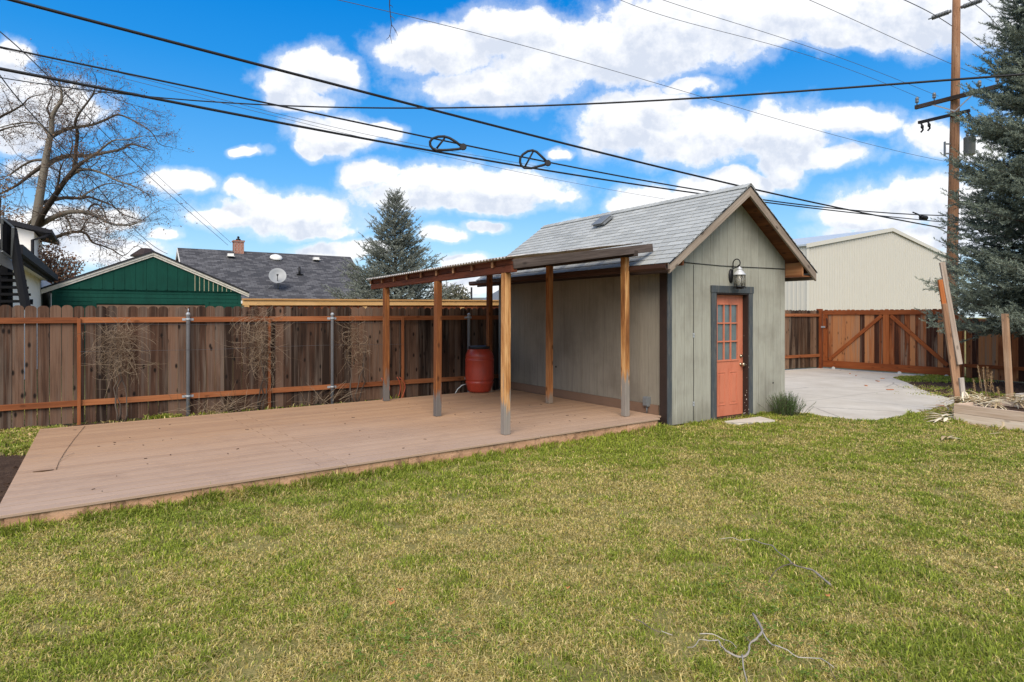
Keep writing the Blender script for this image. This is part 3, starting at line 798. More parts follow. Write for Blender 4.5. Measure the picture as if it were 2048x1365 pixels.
for a_, c_ in zip(joints[:-1], joints[1:]):
    for top in (True, False):
        b = MB(); b.beam((a_+.012, -.022, railz(a_, top)), (c_-.012, -.022, railz(c_, top)), .040, .088)
        b.build('rail', M['rail'], fen, bevel=.003)
for px in (158, 537, 803):
    x = tf(px); b = MB(); b.b2(x-.024, x+.024, -.082, -.0425, -.02, railz(x, True)+.03)
    b.build('wooden_post', M['rail'], fen, bevel=.003)
for i, px in enumerate((375, 662, 934)):
    x = tf(px); b = MB()
    b.lathe((x, -.078, -.05), [(.030,0),(.030,1.74),(.034,1.742),(.034,1.765),(.020,1.785),(.002,1.79)], 18)
    if i == 0: b.tube([(x,-.078,1.74),(x+.004,-.08,1.80)], .010, 6)
    p = b.build('steel_post', M['galv'], fen)
    for top in (True, False):
        z = railz(x, top); b = MB(); b.b2(x-.085, x+.085, -.0475, -.043, z-.018, z+.022); b.lathe((x,-.078,z-.016), [(.037,0),(.037,.035)], 18)
        b.build('bracket', M['galv'], p)
for z0 in (1.545, 1.12):      # thin trellis wires
    b = MB(); pts = [(x, -.11 - .01*math.sin(x), z0 + .01*math.sin(x*1.7)) for x in np.linspace(tf(158), tf(803), 30)]
    b.tube(pts, .0022, 4); b.build('trellis_wire', M['cable_grey'], fen)
# ================================================================== neighbour's new fence
nf0 = A(488, 632, 12.35); nf0.z = 0
nf = thing('cedar_fence', 'newer yellow capped cedar fence rising just behind the dark picket fence', 'fence', tuple(nf0), fa)
b = MB(); x = .09
while x < 9.4: b.b2(x, x+.136, .01, .028, .1, 1.96); x += .142
b.build('board_panel', M['red_board'], nf)
z1 = H + (HY-597.5)/F*12.35; 
b = MB(); b.b2(-.03, 9.5, -.035, .0, z1-.135, z1-.036); b.b2(-.03, 9.5, -.06, .07, z1-.035, z1)
for v_ in b.v: v_.z += .010*v_.x*.9
b.build('cap_rail', M['yellow_wood'], nf, bevel=.003)
for x in (.0, 2.42, 4.86, 7.3):
    b = MB(); b.b2(x, x+.09, -.034, .008, 0, z1-.137); b.build('post', M['yellow_wood'], nf)
# ================================================================== side fence, gate
gf0 = Vector((9.86, 20.1, 0))
sf = thing('short_fence', 'short dark picket fence between the shed corner and the gate', 'fence', tuple(gf0), rad(29))
b = MB(); x = -3.4
while x < -.14: picket(b, x, x+.139, 0, .018, .05, 1.86+R(-.01,.01), 'round'); x += .145
b.build('picket_panel', M['dark_picket'], sf)
for z in (1.70, .42):
    b = MB(); b.b2(-3.4, -.06, -.042, -.002, z-.045, z+.045); b.build('rail', M['rail'], sf, bevel=.003)
ga = math.atan2(-W_.y, -W_.x)   # runs towards the camera, to the right
gate = thing('drive_gate', 'wide orange brown braced timber gate at the end of the concrete pad', 'gate', tuple(gf0 + -W_*.1), ga)
# local x runs along the gate; the face to the camera side is local -y
GL = 3.72
def gbox(nm, m_, *a, par=gate, **k):
    b = MB(); b.b2(*a, **k); return b.build(nm, M[m_], par, bevel=.003)
b = MB(); x = .02
while x < GL-.12: picket(b, x, x+.137, 0, .018, .10, 1.865+R(-.01,.012), 'dog'); x += .141
b.build('board_panel', M['gate_picket'], gate)
gbox('frame_rail', 'gate_frame', 0, GL, -.040, -.001, 1.715, 1.85)
gbox('frame_rail', 'gate_frame', 0, GL, -.040, -.001, .06, .27)
gbox('frame_stile', 'gate_frame', 0, .14, -.038, -.001, .271, 1.714)
gbox('frame_stile', 'gate_frame', 1.84, 2.00, -.038, -.001, .271, 1.714)
gbox('frame_stile', 'gate_frame', GL-.14, GL, -.038, -.001, .271, 1.714)
for a_, c_ in (((.20,.30),(1.80,1.69)), ((2.04,1.69),(3.52,.33))):
    b = MB(); dx, dz = c_[0]-a_[0], c_[1]-a_[1]; L = math.hypot(dx, dz)
    b.beam((a_[0],-.019,a_[1]), (c_[0],-.019,c_[1]), .034, .10); b.build('brace', M['gate_frame'], gate, bevel=.003)
gbox('latch', 'galv', -.22, .08, -.062, -.0405, 1.30, 1.35)
b = MB(); b.tube([(.12,-.06,1.28),(.16,-.075,1.33),(.16,-.075,1.55),(.12,-.05,1.60)], .012, 8); b.build('pull_handle', M['black_metal'], gate)
for x in (.35, 2.3, 3.5):
    b = MB(); b.lathe((x, -.05, .035), [(.045,-.02),(.05,-.012),(.05,.012),(.045,.02)], 16, (0,1,0)); b.build('caster', M['white_tube'], gate)
for x, nm in ((-.12, 'a'), (GL+.10, 'b')):
    t_ = thing('gate_post', 'thick orange gate post beside the short picket fence' if nm == 'a' else 'thick orange gate post where the taller side fence starts', 'post', tuple(gf0 + -W_*(.1+x)), ga, None)
    b = MB(); b.b2(-.07, .07, -.09, .05, -.02, 1.90 if nm == 'a' else 1.74); b.build('shaft', M['gate_frame'], t_, bevel=.004)
rf0 = gf0 + -W_*(.1+GL+.22)
rfn = thing('side_fence', 'mixed grey and rust board fence beneath the blue spruce', 'fence', tuple(rf0), ga)
b = MB(); x = 0
while x < 8: picket(b, x, x+.139, 0, .018, .03, 1.60+R(-.01,.01), 'flat'); x += .143
b.build('board_panel', M['gate_picket'], rfn)
for z in (1.50, .36):
    b = MB(); b.b2(-.02, 8, -.042, -.002, z-.045, z+.045); b.build('rail', M['gate_frame'], rfn, bevel=.003)
# ================================================================== raised beds
bA = Vector((6.99, 9.955, 0))
bang = math.atan2(bed_dir.y, bed_dir.x)
bed = thing('raised_bed', 'long pale timber raised bed at the lawn edge filled with dry husks', 'raised bed', tuple(bA), bang)
BL, BWd, BH = 3.4, 1.22, .29
def bbox(nm, m_, par, *a): 
    b = MB(); b.b2(*a); return b.build(nm, M[m_], par, bevel=.004)
for z0, z1_ in ((.0,.143),(.146,BH)):
    bbox('side_board', 'bed_wood', bed, 0, BL, 0, .04, z0, z1_); bbox('side_board', 'bed_wood', bed, 0, BL, BWd-.04, BWd, z0, z1_)
    bbox('end_board', 'bed_wood', bed, 0, .04, .041, BWd-.041, z0, z1_); bbox('end_board', 'bed_wood', bed, BL-.04, BL, .041, BWd-.041, z0, z1_)
b = MB(); b.b2(.041, BL-.041, .041, BWd-.041, .0, .20); b.build('soil_fill', M['dirt'], bed)
b2o = Vector((9.0,11.25,0)); bed2 = thing('raised_bed', 'second pale raised bed behind the first one, below the wooden post', 'raised bed', tuple(b2o), bang)
for z0, z1_ in ((.0,.14),(.143,.29)):
    bbox('side_board', 'pale_wood', bed2, 0, 3, 0, .04, z0, z1_); bbox('side_board', 'pale_wood', bed2, 0, 3, 1.1, 1.14, z0, z1_)
    bbox('end_board', 'pale_wood', bed2, 0, .04, .041, 1.099, z0, z1_); bbox('end_board', 'pale_wood', bed2, 2.96, 3, .041, 1.099, z0, z1_)
b = MB(); b.b2(.041, 2.959, .041, 1.099, .0, .2); b.build('soil_fill', M['dirt'], bed2)
# wooden post in the bed, leaning broken trellis
p0 = A(2020, 782, 12.3); p1 = A(2010, 632, 12.3)
pt = thing('wooden_post', 'upright tan wooden post standing behind the raised beds under the spruce', 'post', (p0.x, p0.y, 0))
b = MB(); q = [Vector((-.047,-.047,0)),Vector((.047,-.047,0)),Vector((.047,.047,0)),Vector((-.047,.047,0))]; Rz = Matrix.Rotation(rad(28),3,'Z')
off = Vector((p1.x-p0.x, 0, 1.72))
b.hexa([Rz@v_ for v_ in q]+[Rz@v_+off for v_ in q], (0,0,1)); b.build('shaft', M['tan_wood'], pt, bevel=.004)
base = A(1914, 799, 10.55); tr = thing('leaning_trellis_post', 'broken leaning post of tan, orange and grey laths in the corner of the raised bed', 'post', (base.x, base.y, .02))
def lath(nm, m_, pa, pb, Y, w, d, Y2=None):
    b = MB(); a_ = A(pa[0], pa[1], Y); c_ = A(pb[0], pb[1], Y2 or Y); b.beam(a_, c_, w, d, up=(0,-1,0)); return b.build(nm, M[m_], tr, world=True, bevel=.003)
lath('tan_lath', 'tan_wood', (1915.5, 806), (1888.5, 608), 10.5, .085, .04)
lath('orange_lath', 'orange_wood', (1893, 640), (1880, 560), 10.545, .075, .035)
lath('grey_lath', 'weathered_lath', (1919.5, 729), (1884, 525), 10.59, .085, .035)
lath('short_block', 'pale_wood', (1926.5, 800), (1922.5, 756), 10.6, .075, .04)
lath('inner_lath', 'tan_wood', (1919.5, 800), (1912.5, 700), 10.64, .05, .03)
# ================================================================== conifers
def needle_template(n, L, nl, nw, seed, up=.35):
    """sprig: an axis of length L along +x with n flat needles; returns triangles (n,3,3)"""
    r = np.random.default_rng(seed); T = []
    for i in range(n):
        s = L*(i+.5)/n; a = r.uniform(0, 2*np.pi); rise = r.uniform(.45, .85)
        d = np.array([rise, math.cos(a)*.8, math.sin(a)*.8]); d /= np.linalg.norm(d)
        side = np.cross(d, r.normal(size=3)); side /= np.linalg.norm(side)
        p = np.array([s, 0, 0]); l = nl*r.uniform(.75, 1.15)
        T.append([p - side*nw/2, p + side*nw/2, p + d*l])
    return np.array(T)
def frames(dirs, rs):
    x = dirs/np.linalg.norm(dirs, axis=1, keepdims=True)
    up = rs.normal(size=x.shape); z = np.cross(x, up); z /= np.linalg.norm(z, axis=1, keepdims=True); y = np.cross(z, x)
    return np.stack([x, y, z], axis=2)
def conifer(name, label, base, Hh, Rm, z0, nwh, prof, nl, nw, nn, seglen, lat, seed, cols, trunk_r, group=None, droop=.25, az=None, density=1.):
    r = random.Random(seed); rs = np.random.default_rng(seed)
    root = thing(name, label, 'spruce tree', base, 0, group)
    tb = MB(); tb.tube([(0,0,-.1),(.02,0,Hh*.4),(0,.02,Hh*.8),(0,0,Hh)], [trunk_r, trunk_r*.65, trunk_r*.25, .01], 10)
    pos = []; dr = []; cc = []
    def shoot(p, d, L, tip):
        k = max(1, int(L/seglen))
        p = np.array(p, float); d = np.array(d, float); d /= np.linalg.norm(d)
        for i in range(k):
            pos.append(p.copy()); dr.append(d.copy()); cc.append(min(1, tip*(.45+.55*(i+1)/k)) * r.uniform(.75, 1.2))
            p = p + d*seglen*.92; d = d + np.array([0,0,.05]) + rs.normal(size=3)*.06; d /= np.linalg.norm(d)
        return p
    z = z0; lvl = 0
    while z < Hh - .1:
        f = (z-z0)/(Hh-z0); Rz_ = Rm*prof(f)
        nb = max(4, int(nwh*(1-.45*f)))
        a0 = r.uniform(0, 6.28)
        for k in range(nb):
            a = a0 + 6.283*k/nb + r.uniform(-.25, .25)
            if az and not (az[0] < (a % 6.283) < az[1]) and r.random() < az[2]: continue
            L = Rz_*r.uniform(.78, 1.10) + .08
            el = -droop*(1-f) + f*1.0 + r.uniform(-.12, .12)
            d = np.array([math.cos(a)*math.cos(el), math.sin(a)*math.cos(el), math.sin(el)])
            p = np.array([0, 0, z + r.uniform(-.08, .08)]); path = [p.copy()]; ns = max(3, int(L/.16))
            for i in range(ns):
                d = d + np.array([0, 0, .055*(i/ns)*1.6]) + rs.normal(size=3)*.03; d /= np.linalg.norm(d)
                p = p + d*L/ns; path.append(p.copy())
            rr = [max(.004, trunk_r*.16*(1-i/ns)*(.4+.6*(L/Rm))) for i in range(ns+1)]
            tb.tube([Vector(q) for q in path], rr, 4, caps=False)
            side = np.cross(d, [0,0,1]); side /= (np.linalg.norm(side)+1e-9)
            # shoots
            nsh = max(2, int(L/lat))
            for i in range(nsh):
                t = .14 + .86*(i+r.random())/nsh
                q = t*ns; i0 = min(ns-1, int(q)); pp = path[i0] + (path[i0+1]-path[i0])*(q-i0); dd = path[i0+1]-path[i0]; dd /= np.linalg.norm(dd)
                for sg in (-1, 1):
                    if r.random() > density: continue
                    sl_ = min(.62*L*(1-t)+seglen*1.6, .75*(Rm/3)+.16)*r.uniform(.7,1.15)
                    sd = dd*.75 + side*sg*r.uniform(.4,.95) + np.array([0,0,r.uniform(-.50,.55)])
                    tip = .35+.65*t
                    e = shoot(pp, sd, sl_, tip)
                    # secondary shoots
                    m = int(sl_/(seglen*1.7))
                    for j in range(m):
                        tt = (j+.6)/(m+.3); p2 = pp + (e-pp)*tt; s2 = sd/np.linalg.norm(sd)
                        sx = np.cross(s2, [0,0,1]); 
                        for sg2 in (-1,1): shoot(p2, s2*.8 + sx*sg2*.6 + np.array([0,0,r.uniform(-.6,.7)]), seglen*(1+1.2*(1-tt)), tip)
                if r.random() < .5: shoot(pp, dd*.6+np.array([0,0,r.choice((-.7,.8))]), seglen*1.5, .35+.5*t)
            shoot(path[-1], path[-1]-path[-2], seglen*2.2, 1.1)
            shoot(path[int(ns*.6)], path[-1]-path[int(ns*.6)], L*.38, .9)
        z += min(.36, (.085+.15*(1-f))*Rm/1.45*.60 + .035)
    shoot([0,0,Hh-.35], [0,0,1], .5, 1.1)
    for q in range(4):
        a = q*1.57+.4; shoot([0,0,Hh-.28], [math.cos(a)*.6, math.sin(a)*.6, .8], .2, 1.)
    tb.build('trunk', M['bark_dark'], root)
    pos_ = np.array(pos); dr_ = np.array(dr); cc_ = np.array(cc); n = len(pos_)
    Fm = frames(dr_, rs); T = [needle_template(nn, seglen, nl, nw, seed+i) for i in range(5)]
    pick = rs.integers(0, 5, n); Vs = []; Cs = []
    dark, light = np.array(cols[0]), np.array(cols[1])
    for i in range(5):
        ix = np.nonzero(pick == i)[0]
        if len(ix) == 0: continue
        v = np.einsum('nij,tkj->ntki', Fm[ix], T[i]) + pos_[ix][:, None, None, :]
        Vs.append(v.reshape(-1, 3))
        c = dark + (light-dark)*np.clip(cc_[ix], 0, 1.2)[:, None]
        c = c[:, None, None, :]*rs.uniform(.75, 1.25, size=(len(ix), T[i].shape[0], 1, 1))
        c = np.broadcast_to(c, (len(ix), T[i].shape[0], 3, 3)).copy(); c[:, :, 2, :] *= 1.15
        Cs.append(c.reshape(-1, 3))
    V = np.concatenate(Vs); Cc = np.concatenate(Cs); Fq = np.arange(len(V)).reshape(-1, 3)
    mesh_np('crown', V, Fq, M['needle'], Cc, root)
    print(name, 'sprigs', n, 'tris', len(Fq))
    return root
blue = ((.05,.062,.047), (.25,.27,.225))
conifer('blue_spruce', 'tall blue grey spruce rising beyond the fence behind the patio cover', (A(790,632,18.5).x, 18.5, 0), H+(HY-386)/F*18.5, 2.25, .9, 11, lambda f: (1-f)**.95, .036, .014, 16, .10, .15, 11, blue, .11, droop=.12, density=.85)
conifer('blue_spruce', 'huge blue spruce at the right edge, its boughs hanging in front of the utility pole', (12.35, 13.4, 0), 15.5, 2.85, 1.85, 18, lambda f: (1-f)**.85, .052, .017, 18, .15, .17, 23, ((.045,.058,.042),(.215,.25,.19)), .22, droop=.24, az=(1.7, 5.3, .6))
# ================================================================== shrubs made of leaf cards
def leafcloud(name, label, cat, base, blobs, nleaf, lsz, cols, trunk=None, seed=1, stems=20, part='crown', matn='leaf', upright=0, group=None):
    rs = np.random.default_rng(seed); r = random.Random(seed); root = thing(name, label, cat, base, 0, group)
    vol = np.array([b_[3]*b_[4]*b_[5] for b_ in blobs]); pk = rs.choice(len(blobs), nleaf, p=vol/vol.sum())
    B = np.array(blobs, float); d = rs.normal(size=(nleaf, 3)); d /= np.linalg.norm(d, axis=1, keepdims=True); rr = rs.uniform(0, 1, (nleaf, 1))**.45
    P = B[pk, :3] + d*rr*B[pk, 3:6]
    a = rs.normal(size=(nleaf, 3)); a[:, 2] += upright; a /= np.linalg.norm(a, axis=1, keepdims=True)
    s_ = np.cross(a, rs.normal(size=(nleaf, 3))); s_ /= np.linalg.norm(s_, axis=1, keepdims=True)
    L = lsz*rs.uniform(.6, 1.4, (nleaf, 1)); w_ = L*.28 if not upright else L*.10
    V = np.stack([P, P + a*L*.5 + s_*w_, P + a*L, P + a*L*.5 - s_*w_], axis=1).reshape(-1, 3)
    c0, c1 = np.array(cols[0]), np.array(cols[1]); t = rs.uniform(0, 1, (nleaf, 1)); c = np.repeat(c0 + (c1-c0)*t, 4, axis=0)
    mesh_np(part, V, np.arange(nleaf*4).reshape(-1, 4), M[matn], c, root, 4)
    b = MB(); mid = Vector(blobs[0][:3])
    if trunk: b.tube([(0,0,-.05), (mid.x*.5, mid.y*.5, mid.z*.5), mid], [trunk, trunk*.8, trunk*.5], 8)
    for i in range(stems):
        j = int(rs.integers(0, len(blobs))); e = Vector(B[j, :3] + rs.normal(size=3)*B[j, 3:6]*.5)
        s0 = Vector((r.uniform(-.1,.1), r.uniform(-.1,.1), 0)) if not trunk else Vector((mid.x*.5, mid.y*.5, mid.z*.5))
        m = (s0+e)/2 + Vector((r.uniform(-.1,.1), r.uniform(-.1,.1), .1)); b.tube([s0, m, e], [(trunk or .02)*.35, (trunk or .02)*.22, .004], 5, caps=False)
    b.build('trunk' if trunk else 'stems', M['bark_dark'], root)
    return root
p = A(905, 632, 26)
leafcloud('round_tree', 'small rounded olive grey tree seen through the patio cover beyond the fences', 'tree', (p.x, p.y, 0), [(0,0,1.9,.85,.8,1.1),(.25,0,2.5,.5,.5,.5),(-.35,.2,2.2,.5,.5,.6),(.55,0,1.9,.4,.4,.6)], 5200, .10, ((.07,.075,.045),(.24,.22,.15)), .09, 5, 30)
p = A(10, 632, 31)
leafcloud('brown_leaf_tree', 'rust brown leaved tree behind the white house at the left edge', 'tree', (p.x, p.y, 0), [(-1,0,5,1.6,1.5,1.6),(-.2,0,6.2,1.0,1.2,1.2),(.6,.2,4.9,1.1,1,1.1),(1.6,0,4.3,.9,.9,.8),(-1.8,0,7.2,.9,1,1.0),(-.1,0,8.0,.5,.5,.9)], 6000, .12, ((.13,.07,.035),(.42,.27,.16)), .16, 8, 70)
p = A(118, 632, 28)
leafcloud('brown_leaf_tree', 'low rust leaved tree between the white house and the green garage', 'tree', (p.x, p.y, 0), [(-.5,0,4.2,.9,.9,.9),(.1,0,3.5,.9,.8,.8),(.5,.1,4.0,.5,.6,.5),(-.6,0,3.2,.8,.8,.8)], 3200, .11, ((.16,.07,.04),(.46,.27,.16)), .1, 9, 60)
# rosemary bush by the shed corner
p = G(1573, 831)
rs = np.random.default_rng(5); nb = 260
root = thing('rosemary_bush', 'small dark green rosemary bush growing at the shed front corner', 'bush', tuple(p), 0)
V = []; Cc = []; b = MB()
for i in range(nb):
    s0 = Vector((rs.normal()*.085, rs.normal()*.08, 0)); hgt = rs.uniform(.22, .43)*max(.5, 1-1.5*s0.length); ln = Vector((s0.x*.55+rs.normal()*.035, s0.y*.55+rs.normal()*.035, hgt)); e = s0 + ln
    b.tube([s0, s0+ln*.5+Vector((0,0,.02)), e], [.003,.0025,.0015], 3, caps=False)
    for k in range(60):
        t = rs.uniform(.05, 1.05); q = np.array(s0 + ln*t); a = rs.normal(size=3); a[2] += .9; a /= np.linalg.norm(a); w_ = np.cross(a, rs.normal(size=3)); w_ /= np.linalg.norm(w_); L = rs.uniform(.018,.032)
        V += [q-w_*.0016, q+w_*.0016, q+a*L]; c = np.array((.075,.135,.04))*rs.uniform(.6,1.7) + (np.array((.03,.03,.0)) if rs.random() < .2 else 0); Cc += [c, c, c*1.2]
mesh_np('foliage', np.array(V), np.arange(len(V)).reshape(-1,3), M['leaf'], np.array(Cc), root); b.build('stems', M['bark_dark'], root)

# ================================================================== bare sycamore
TY = 34.0
M['twig_brown'] = wood('brown_twig_bark', (.045,.028,.02), (.085,.058,.042), (.15,.115,.09), rnd=.6, knots=0, bump=.2)
syc = thing('bare_tree', 'large bare sycamore with pale limbs and a few dead leaves behind the white house', 'tree', (A(70,632,TY).x, TY, 0), 0)
SO = Vector(syc.location)
limbs = [ # px,py polyline ; start radius ; end radius; depth drift
 ([(66,640),(68,540),(72,450),(80,390),(90,330),(97,290),(103,260),(104,235),(112,218),(123,200),(122,178),(116,160)], .29,.04, 0),
 ([(70,470),(85,430),(108,395),(128,365),(148,340),(165,325)], .19,.09, -1.2),
 ([(148,340),(152,300),(155,265),(150,245),(160,225),(175,205),(185,190),(192,172)], .10,.03, -.6),
 ([(88,336),(110,320),(140,312),(175,312),(210,306),(245,298),(262,288),(300,300)], .16,.03, 1.),
 ([(101,275),(125,262),(150,255),(185,250),(215,238),(235,230),(260,238),(300,262),(315,285)], .12,.02, .6),
 ([(128,365),(160,340),(200,345),(235,362),(265,372),(290,385)], .10,.02, -1.5),
 ([(76,410),(100,402),(130,396),(160,397),(178,394),(200,402),(225,412),(248,430),(280,440)], .13,.02, 1.2),
 ([(160,397),(185,380),(215,368),(240,370),(270,385)], .06,.015, 1.5),
 ([(80,450),(105,436),(130,426),(155,424),(178,426),(200,436),(215,445),(235,450),(262,450),(285,440)], .16,.025, -.8),
 ([(176,424),(182,412),(195,409),(207,420),(212,438)], .06,.03, -.8),
 ([(130,430),(138,445),(142,462),(141,468)], .06,.04, -.8),
 ([(105,478),(130,468),(155,464),(172,468),(185,485),(205,492),(225,500),(245,512),(258,505)], .10,.015, -.4),
 ([(163,464),(170,445),(182,435)], .04,.015, -.4),
 ([(74,430),(50,455),(20,475),(-15,485)], .10,.03, .8),
 ([(88,330),(60,350),(35,370),(0,388),(-40,400)], .12,.03, -.6),
 ([(90,320),(65,322),(40,335),(15,352),(-30,360)], .09,.02, .8),
 ([(100,270),(80,250),(55,245),(20,250),(-20,262)], .07,.02, .5),
 ([(-80,300),(-30,260),(0,235),(25,222),(45,210),(60,195),(85,190)], .10,.015, 0),
 ([(-80,330),(-20,275),(10,258),(40,252),(62,248)], .08,.02, 1),
 ([(104,235),(95,215),(105,190),(100,170)], .05,.012, .6),
 ([(185,190),(205,185),(225,195),(250,205),(285,215)], .035,.01, -.6),
 ([(165,325),(195,305),(225,282),(250,280),(290,272)], .08,.015, -1.3),
 ([(140,312),(145,290),(142,270),(135,245)], .05,.012, 1.),
 ([(108,395),(118,360),(120,340),(128,322)], .07,.03, -1.),
]
tb = MB(); tw = MB(); r = random.Random(3); rs = np.random.default_rng(3); leafP = []
def twig(p, d, L, rd, lev):
    n = 4 if lev < 2 else 3; pts = [p.copy()]; q = p.copy(); dd = d.copy()
    for i in range(n):
        dd = (dd + Vector((r.gauss(0,.28), r.gauss(0,.28), r.gauss(.03,.25)))).normalized(); q = q + dd*L/n; pts.append(q.copy())
    tw.tube(pts, [rd*(1-.7*i/n) for i in range(n+1)], 3, caps=False)
    if lev < 3:
        for i in range(1, n+1):
            for k in range(1):
                if r.random() < (.93 if lev < 2 else .8):
                    nd = (dd + Vector((r.gauss(0,.8), r.gauss(0,.8), r.gauss(0,.6)))).normalized(); twig(pts[i], nd, L*r.uniform(.42,.72), rd*.55, lev+1)
    elif r.random() < .32: leafP.append(np.array(q))
for pts, r0, r1, dy in limbs:
    n = len(pts); P = []
    L0 = 0
    for i, (x, y) in enumerate(pts):
        P.append(A(x, y, TY + (dy if i == 0 and False else dy*min(1, i/3)*1.6)) - SO)
    # refine
    Q = []
    for i in range(n-1):
        for k in range(3): 
            t = k/3; a_, b_, c_, d_ = P[max(0,i-1)], P[i], P[i+1], P[min(n-1,i+2)]
            Q.append(.5*((2*b_) + (c_-a_)*t + (2*a_-5*b_+4*c_-d_)*t*t + (-a_+3*b_-3*c_+d_)*t*t*t))
    Q.append(P[-1]); m = len(Q)
    RR = [r0 + (r1-r0)*(i/(m-1))**.8 for i in range(m)]
    tb.tube(Q, RR, 8 if r0 > .1 else 6, caps=False)
    for i in range(1, m):
        if RR[i] > .17: continue
        t = i/(m-1)
        if r.random() < .88:
            dirn = (Q[i]-Q[i-1]).normalized(); nd = (dirn*.6 + Vector((r.gauss(0,.7), r.gauss(0,.7), r.gauss(.10,.6)))).normalized()
            twig(Q[i], nd, r.uniform(.8, 1.7), max(.014, min(.028, RR[i]*.45)), 0)
    twig(Q[-1], (Q[-1]-Q[-2]).normalized(), 1.3, .02, 0)
tb.build('trunk', M['bark_grey'], syc); tw.build('twigs', M['twig_brown'], syc)
nl = len(leafP); LP = np.array(leafP); reps = 2
V = []; Cc = []
for q in LP:
    for k in range(reps):
        a = rs.normal(size=3); a /= np.linalg.norm(a); s_ = np.cross(a, rs.normal(size=3)); s_ /= np.linalg.norm(s_); L = rs.uniform(.05,.10); o = q + rs.normal(size=3)*.04
        V += [o, o+a*L*.5+s_*L*.35, o+a*L, o+a*L*.5-s_*L*.35]; c = np.array((.24,.13,.07))*rs.uniform(.5,1.4); Cc += [c]*4
mesh_np('dead_leaves', np.array(V), np.arange(len(V)).reshape(-1,4), M['leaf'], np.array(Cc), syc, 4)
print('sycamore twigs', len(tw.f), 'leaves', nl)

# ================================================================== bare climbers on the fence
def climber(px, label, hub_px, n_main, spread, zc, seed, stem=True, lift=.15):
    r = random.Random(seed); x0 = tf(px)
    root = thing('bare_climber', label, 'climbing plant', tuple(fo + fU*x0 - fN*.16), fa, 'bare climbing plants tied to the fence')
    b = MB()
    for k in range(3):
        p = Vector((r.uniform(-.05,.08), 0, 0)); pts = [p.copy()]
        for i in range(8):
            p = p + Vector((r.gauss(0,.035), r.gauss(0,.015), zc/8)); pts.append(p.copy())
        b.tube(pts, [.016*(1-.08*i)*r.uniform(.7,1.2) for i in range(9)], 6)
    b.build('stem', M['bark_dark'], root)
    b = MB()
    for k in range(n_main):
        p = Vector((r.gauss(0,.09), r.gauss(-.0,.03), zc + r.uniform(-.30,.38)*spread[1])); a = r.uniform(0, 6.28)
        d = Vector((math.cos(a)*1.1, r.gauss(-.18,.28), math.sin(a)*.8+lift)).normalized(); L = r.uniform(.15,.60)*spread[0]; n = 8; pts = [p.copy()]; curl = r.gauss(0,.34)
        for i in range(n):
            d = (d + Vector((curl*d.z + r.gauss(0,.08), r.gauss(0,.05), -curl*d.x + r.gauss(-.10,.09)))).normalized(); p = p + d*L/n; p.y = min(p.y, .12); pts.append(p.copy())
        rr = r.uniform(.0013,.0034); b.tube(pts, [rr*(1-.6*i/n) for i in range(n+1)], 4, caps=False)
        for i in (3, 5, 6):
            if r.random() < .6:
                d2 = (d + Vector((r.gauss(0,.7), r.gauss(0,.3), r.gauss(0,.7)))).normalized(); b.tube([pts[i], pts[i]+d2*L*.15, pts[i]+d2*L*.28+Vector((0,0,r.gauss(0,.02)))], [rr*.7, rr*.5, rr*.3], 3, caps=False)
    b.build('twigs', M['wire_vine'], root)
climber(240, 'round bare twiggy climber left of the first steel fence post', None, 230, (1.0,1.0), 1.10, 1)
climber(512, 'large grey bare climber spreading around the wooden fence post', None, 190, (1.15,1.4), 1.20, 2)
climber(703, 'thin bare climber hanging right of the second steel fence post', None, 120, (.85,1.3), 1.05, 3)
# small drift of dry stalks under the second climber, red hose loops
for (px, lab, sd) in ((430, 'heap of dry cut stalks lying between the deck and the fence', 4), (640, 'loose dry stalks leaning on the fence foot below the second steel post', 5)):
    r = random.Random(sd); x0 = tf(px); root = thing('dry_stalks', lab, 'dry stalks', tuple(fo + fU*x0 - fN*.2), fa)
    b = MB()
    for k in range(70 if sd == 4 else 30):
        p = Vector((r.gauss(0,.28), r.uniform(-.12,.08), r.uniform(.0,.14))); d = Vector((r.gauss(.4,.6), r.gauss(0,.1), abs(r.gauss(.15,.3)))).normalized(); L = r.uniform(.2,.6)
        b.tube([p, p+d*L*.5+Vector((0,0,.03)), p+d*L], [.003,.0026,.001], 4, caps=False)
    b.build('stalks', M['wire_vine'], root)
for px, lab in ((762, 'red hose loop hanging on the fence left of the corner deck post'), (793, 'red hose loop hanging on the fence beside the third wooden fence post')):
    x0 = tf(px); b = MB(); o0 = fo + fU*x0 - fN*.14
    for k in range(2):
        pts = []
        for i in range(14):
            t = i/13; pts.append(o0 + fU*(.12*math.sin(t*3.0)*(1 if k else .6)+k*.04 - .05) - fN*(.03*k) + Vector((0,0,.46 - .46*t + .03*math.sin(t*3))))
        b.tube(pts, .008, 6)
    tag(b.build('hose_loop', M['red_cord']), lab, 'hose')
b = MB(); o0 = A(932, 770, 12.7); b.tube([A(908,792,12.6), A(915,779,12.62), A(924,771,12.65), A(932,769,12.7)], .010, 6); tag(b.build('white_tube', M['white_tube']), 'short white tube curving up beside the red barrel', 'tube')
